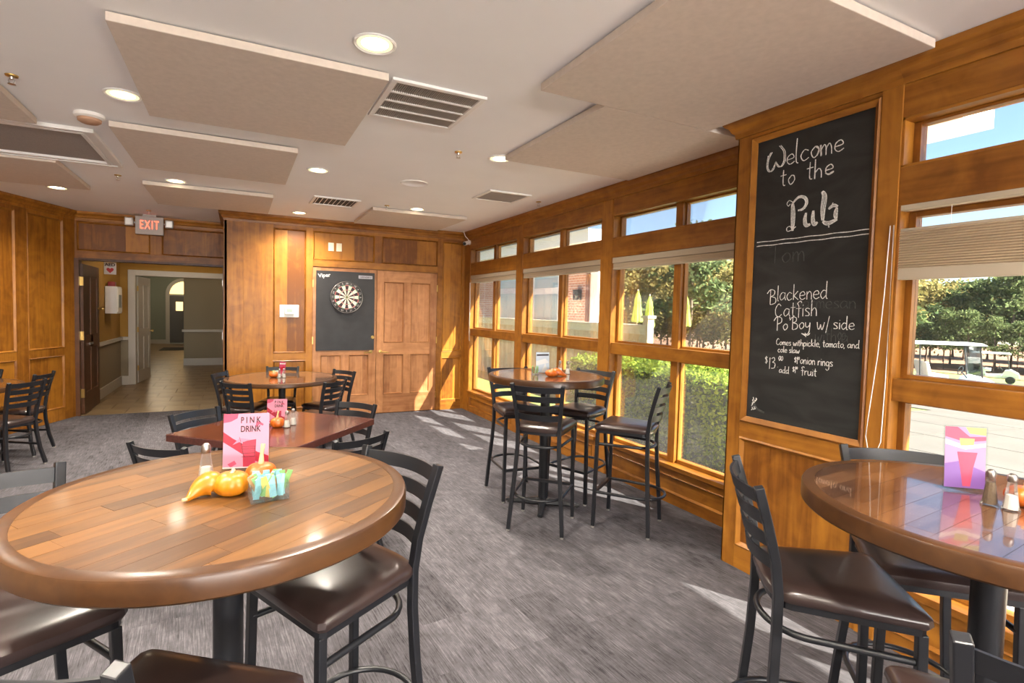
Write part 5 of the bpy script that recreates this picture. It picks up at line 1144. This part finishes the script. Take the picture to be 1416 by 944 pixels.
# golf carts
def golf_cart():
    o = empty('golf_cart')
    m = MB(); side = [(-1.15,.38),(-1.18,.62),(-.75,.72),(-.35,.66),(-.28,.40),(.35,.36),(.55,.78),(.80,.86),(1.18,.62),(1.22,.36)]
    n = len(side); vs = [(x,-.55,z) for x,z in side]+[(x,.55,z) for x,z in side]
    m.add(vs,[tuple(range(n)),tuple(range(2*n-1,n-1,-1))]+[(i,(i+1)%n,n+(i+1)%n,n+i) for i in range(n)]); m.obj('body', M['cartw'], o, bevel=.03)
    MB().box(-.62,-.52,.70,-.08,.52,.86).obj('seat', M['cartseat'], o, bevel=.04); MB().add([(-.62,-.52,.84),(-.50,-.52,.84),(-.60,-.52,1.25),(-.70,-.52,1.25),(-.62,.52,.84),(-.50,.52,.84),(-.60,.52,1.25),(-.70,.52,1.25)],[(0,1,2,3),(7,6,5,4),(0,4,5,1),(1,5,6,2),(2,6,7,3),(3,7,4,0)]).obj('seat_back', M['cartseat'], o, bevel=.03)
    MB().add([(-1.05,-.6,1.80),(.80,-.6,1.80),(.80,.6,1.80),(-1.05,.6,1.80),(-.95,-.5,1.88),(.70,-.5,1.88),(.70,.5,1.88),(-.95,.5,1.88)],[(3,2,1,0),(4,5,6,7),(0,1,5,4),(1,2,6,5),(2,3,7,6),(3,0,4,7)]).obj('roof', M['cartw'], o, bevel=.03)
    for s in (-1,1):
        MB().tube([(.72,s*.52,.84),(.62,s*.54,1.82)],.022,8).obj('roof_post', M['ironfence'], o, True); MB().tube([(-.80,s*.5,.70),(-.86,s*.54,1.82)],.022,8).obj('roof_post', M['ironfence'], o, True)
        for x in (-.78,.80):
            wl_ = MB().lathe([(0,-.09),(.14,-.09),(.22,-.07),(.23,0),(.22,.07),(.14,.09),(0,.09)],24).obj('wheel', M['tyre'], o, True); wl_.rotation_euler = (PI/2,0,0); wl_.location = (x,s*.52,.23)
            h = MB().lathe([(0,-.095),(.10,-.095),(.12,-.08)],18).obj('hub', M['capmetal'], wl_, True)
            if s > 0: h.rotation_euler = (PI,0,0)
        MB().tube([(-1.0,s*.22,.62),(-1.06,s*.22,1.35)],.12,12).obj('golf_bag', M['bag'] if s > 0 else M['cartw'], o, True)
        for q in range(4): MB().tube([(-1.06,s*.22+(q-1.5)*.05,1.3),(-1.08,s*.22+(q-1.5)*.06,1.55)],.03,8).obj('golf_club', M['capmetal'] if q % 2 else M['cartw'], o, True)
    MB().add([(.74,-.50,.88),(.74,.50,.88),(.64,.52,1.76),(.64,-.52,1.76),(.748,-.50,.88),(.748,.50,.88),(.648,.52,1.76),(.648,-.52,1.76)],[(0,1,2,3),(7,6,5,4),(0,4,5,1),(1,5,6,2),(2,6,7,3),(3,7,4,0)]).obj('windscreen', M['tint'], o)
    MB().tube([(.45,-.25,.80),(.28,-.25,1.02)],.018,8).tube([(.28+.06*math.cos(2*PI*i/16)*.5,-.25+.15*math.sin(2*PI*i/16),1.02+.13*math.cos(2*PI*i/16)) for i in range(16)],.014,6,True).obj('steering_wheel', M['darkplastic'], o, True)
    return o
gc = golf_cart(); gc.location = (20.1,8.62,th(20.1)+.02); gc.rotation_euler = (0,0,math.radians(-48)); tag(gc, 'white golf cart with bags and windscreen parked beyond the patio', 'golf cart')
for x,y,r,l in ((24.5,17.2,-30,'distant white golf cart by the iron fence, left'),(25.5,15.0,-40,'distant white golf cart by the iron fence, right'),(42.5,15.8,-70,'distant golf cart at the edge of the lawn near the right edge')):
    c = copy_tree(gc); c.location = (x,y,th(x)+.02); c.rotation_euler = (0,0,math.radians(r)); tag(c, l, 'golf cart')
# trees
def crown_pts(kind, seed):
    rnd = random.Random(seed); cl = []
    if kind == 'pine':
        for k in range(30): z = .36+.62*rnd.random(); a = rnd.random()*2*PI; r = (1.02-z)*.42*(.4+rnd.random()*.8); cl.append((r*math.cos(a), r*math.sin(a), z, .05+.05*rnd.random()))
    else:
        for k in range(34): z = .22+.72*rnd.random(); a = rnd.random()*2*PI; r = .30*math.sin(min(1,(z-.1)/.9)*PI)**.6*(.4+.7*rnd.random()); cl.append((r*math.cos(a), r*math.sin(a), z, .07+.05*rnd.random()))
    def samp(r):
        x,y,z,q = cl[r.randrange(len(cl))]; return (x+r.gauss(0,q*.75), y+r.gauss(0,q*.75), z+r.gauss(0,q*(.35 if kind == 'pine' else .6)))
    return samp, cl
protos = []
for kind,seed in (('pine',1),('pine',2),('oak',3),('oak',4)):
    t = empty('pine_tree' if kind == 'pine' else 'broadleaf_tree'); s_, cl = crown_pts(kind, seed)
    m = MB(); m.tube([(0,0,-.02),(.006,0,.3),(-.004,.005,.65),(.0,0,.97)], .02, 7, rr=[.016,.012,.008,.002]); 
    for x,y,z,q in cl[:12]: m.tube([(0,0,z-.06),(x*.8,y*.8,z)], .003, 5)
    m.obj('trunk', M['bark'], t, True); raw_obj(leaf_cloud(3600, s_, .018 if kind == 'pine' else .02, seed+20), 'foliage', M['pine' if kind == 'pine' else 'oak'], t); protos.append(t)
rnd = random.Random(21); pu = set(); cnt = 0
def tree(ph, rad, h, k, label):
    a = math.radians(ph); x, y = rad*math.sin(a), rad*math.cos(a); p = protos[k]
    o = p if k not in pu else copy_tree(p); pu.add(k); o.location = (x,y,th(x)); s = h; o.scale = (s*(.9+.3*rnd.random()),)*2+(s,); o.rotation_euler = (0,0,rnd.random()*6.28)
    tag(o, label, 'tree', 'trees along the far edge of the course')
for i in range(17): tree(33+i*1.7+rnd.random(), 50+rnd.random()*14, 8.5+rnd.random()*3, rnd.choice((0,1,2,0,3)), 'tree of the wood seen through the window left of the chalkboard')
for i in range(30): tree(59+i*1.0+rnd.random()*.8, 84+rnd.random()*16, 9.5+rnd.random()*2.5, rnd.choice((0,1,0,1,2)), 'tree of the pine wood behind the golf cart')
for i in range(10): tree(34+i*2.6+rnd.random(), 42+rnd.random()*6, 5.5+rnd.random()*3, rnd.choice((2,3)), 'low autumn-coloured tree in front of the wood beyond the deck')
for i in range(26): tree(58+i*1.2+rnd.random()*.8, 104+rnd.random()*10, 11+rnd.random()*1.6, rnd.choice((0,1,2)), 'tree of the rear rank of the pine wood behind the golf cart')
for i in range(22): tree(58.5+i*1.35+rnd.random()*.6, 80+rnd.random()*5, 5.0+rnd.random()*3.0, rnd.choice((0,1,0,2)), 'low understorey tree at the foot of the pine wood')
for i in range(14): tree(33+i*2.1+rnd.random(), 66+rnd.random()*8, 10.5+rnd.random()*2.3, rnd.choice((0,1,2)), 'tree of the rear rank of the wood left of the chalkboard')
tree(46.5, 41, 9.6, 0, 'tall thin pine with bare leaning trunk seen through the third window')
# globe lamps added out of view behind the camera as fill light
gp = None
for x,y,l in ((-1.6,-6.4,'nearest the side wall'),(-.2,-7.4,'second from the side wall'),(1.1,-7.4,'second from the terrace wall'),(2.3,-5.6,'nearest the terrace wall')):
    if gp is None:
        o = empty('fill_globe_lamp'); MB().lathe([(0,0),(.16,0),(.16,.015),(.02,.03),(0,.03)],28).obj('base', M['steel'], o, True); MB().tube([(0,0,.02),(0,0,1.40)],.012,10).obj('pole', M['steel'], o, True)
        MB().lathe([(.0,1.38)]+[(.22*math.sin(PI*i/12),1.60-.22*math.cos(PI*i/12)) for i in range(1,12)]+[(0,1.82)],28).obj('globe', M['globe'], o, True); gp = o
    else: o = copy_tree(gp)
    o.location = (x,y,0); tag(o, 'added unseen globe fill lamp behind the photographer, '+l, 'lamp', 'added fill globes in the rear of the room')
# ------------------------------------------------------------------ hall lamps, window portals
for x,y,z,e in ((-.9,10.6,2.6,9),(-.6,13.8,2.6,8),(-2.3,19,2.6,18),(-2.4,22.5,2.6,8)):
    ld = bpy.data.lights.new('hall_lamp','POINT'); ld.energy = e; ld.color = (1,.80,.55); ld.shadow_soft_size = .12; lo = bpy.data.objects.new('hall_lamp', ld); COL.objects.link(lo); lo.location = (x,y,z)
def portal(X,y0,y1,z0,z1):
    ld = bpy.data.lights.new('window_portal','AREA'); ld.shape = 'RECTANGLE'; ld.size = z1-z0; ld.size_y = y1-y0; ld.cycles.is_portal = True
    o = bpy.data.objects.new('window_portal', ld); COL.objects.link(o); o.location = (X+.2,(y0+y1)/2,(z0+z1)/2); o.rotation_euler = (0,PI/2,0)
for X,y0,y1 in ((3.25,6.03,7.53),(3.25,4.265,5.865),(3.25,2.5,4.1),(XC,-.17,1.43),(XC,-1.935,-.335),(XC,-3.7,-2.1)): portal(X,y0,y1,.33,2.52)
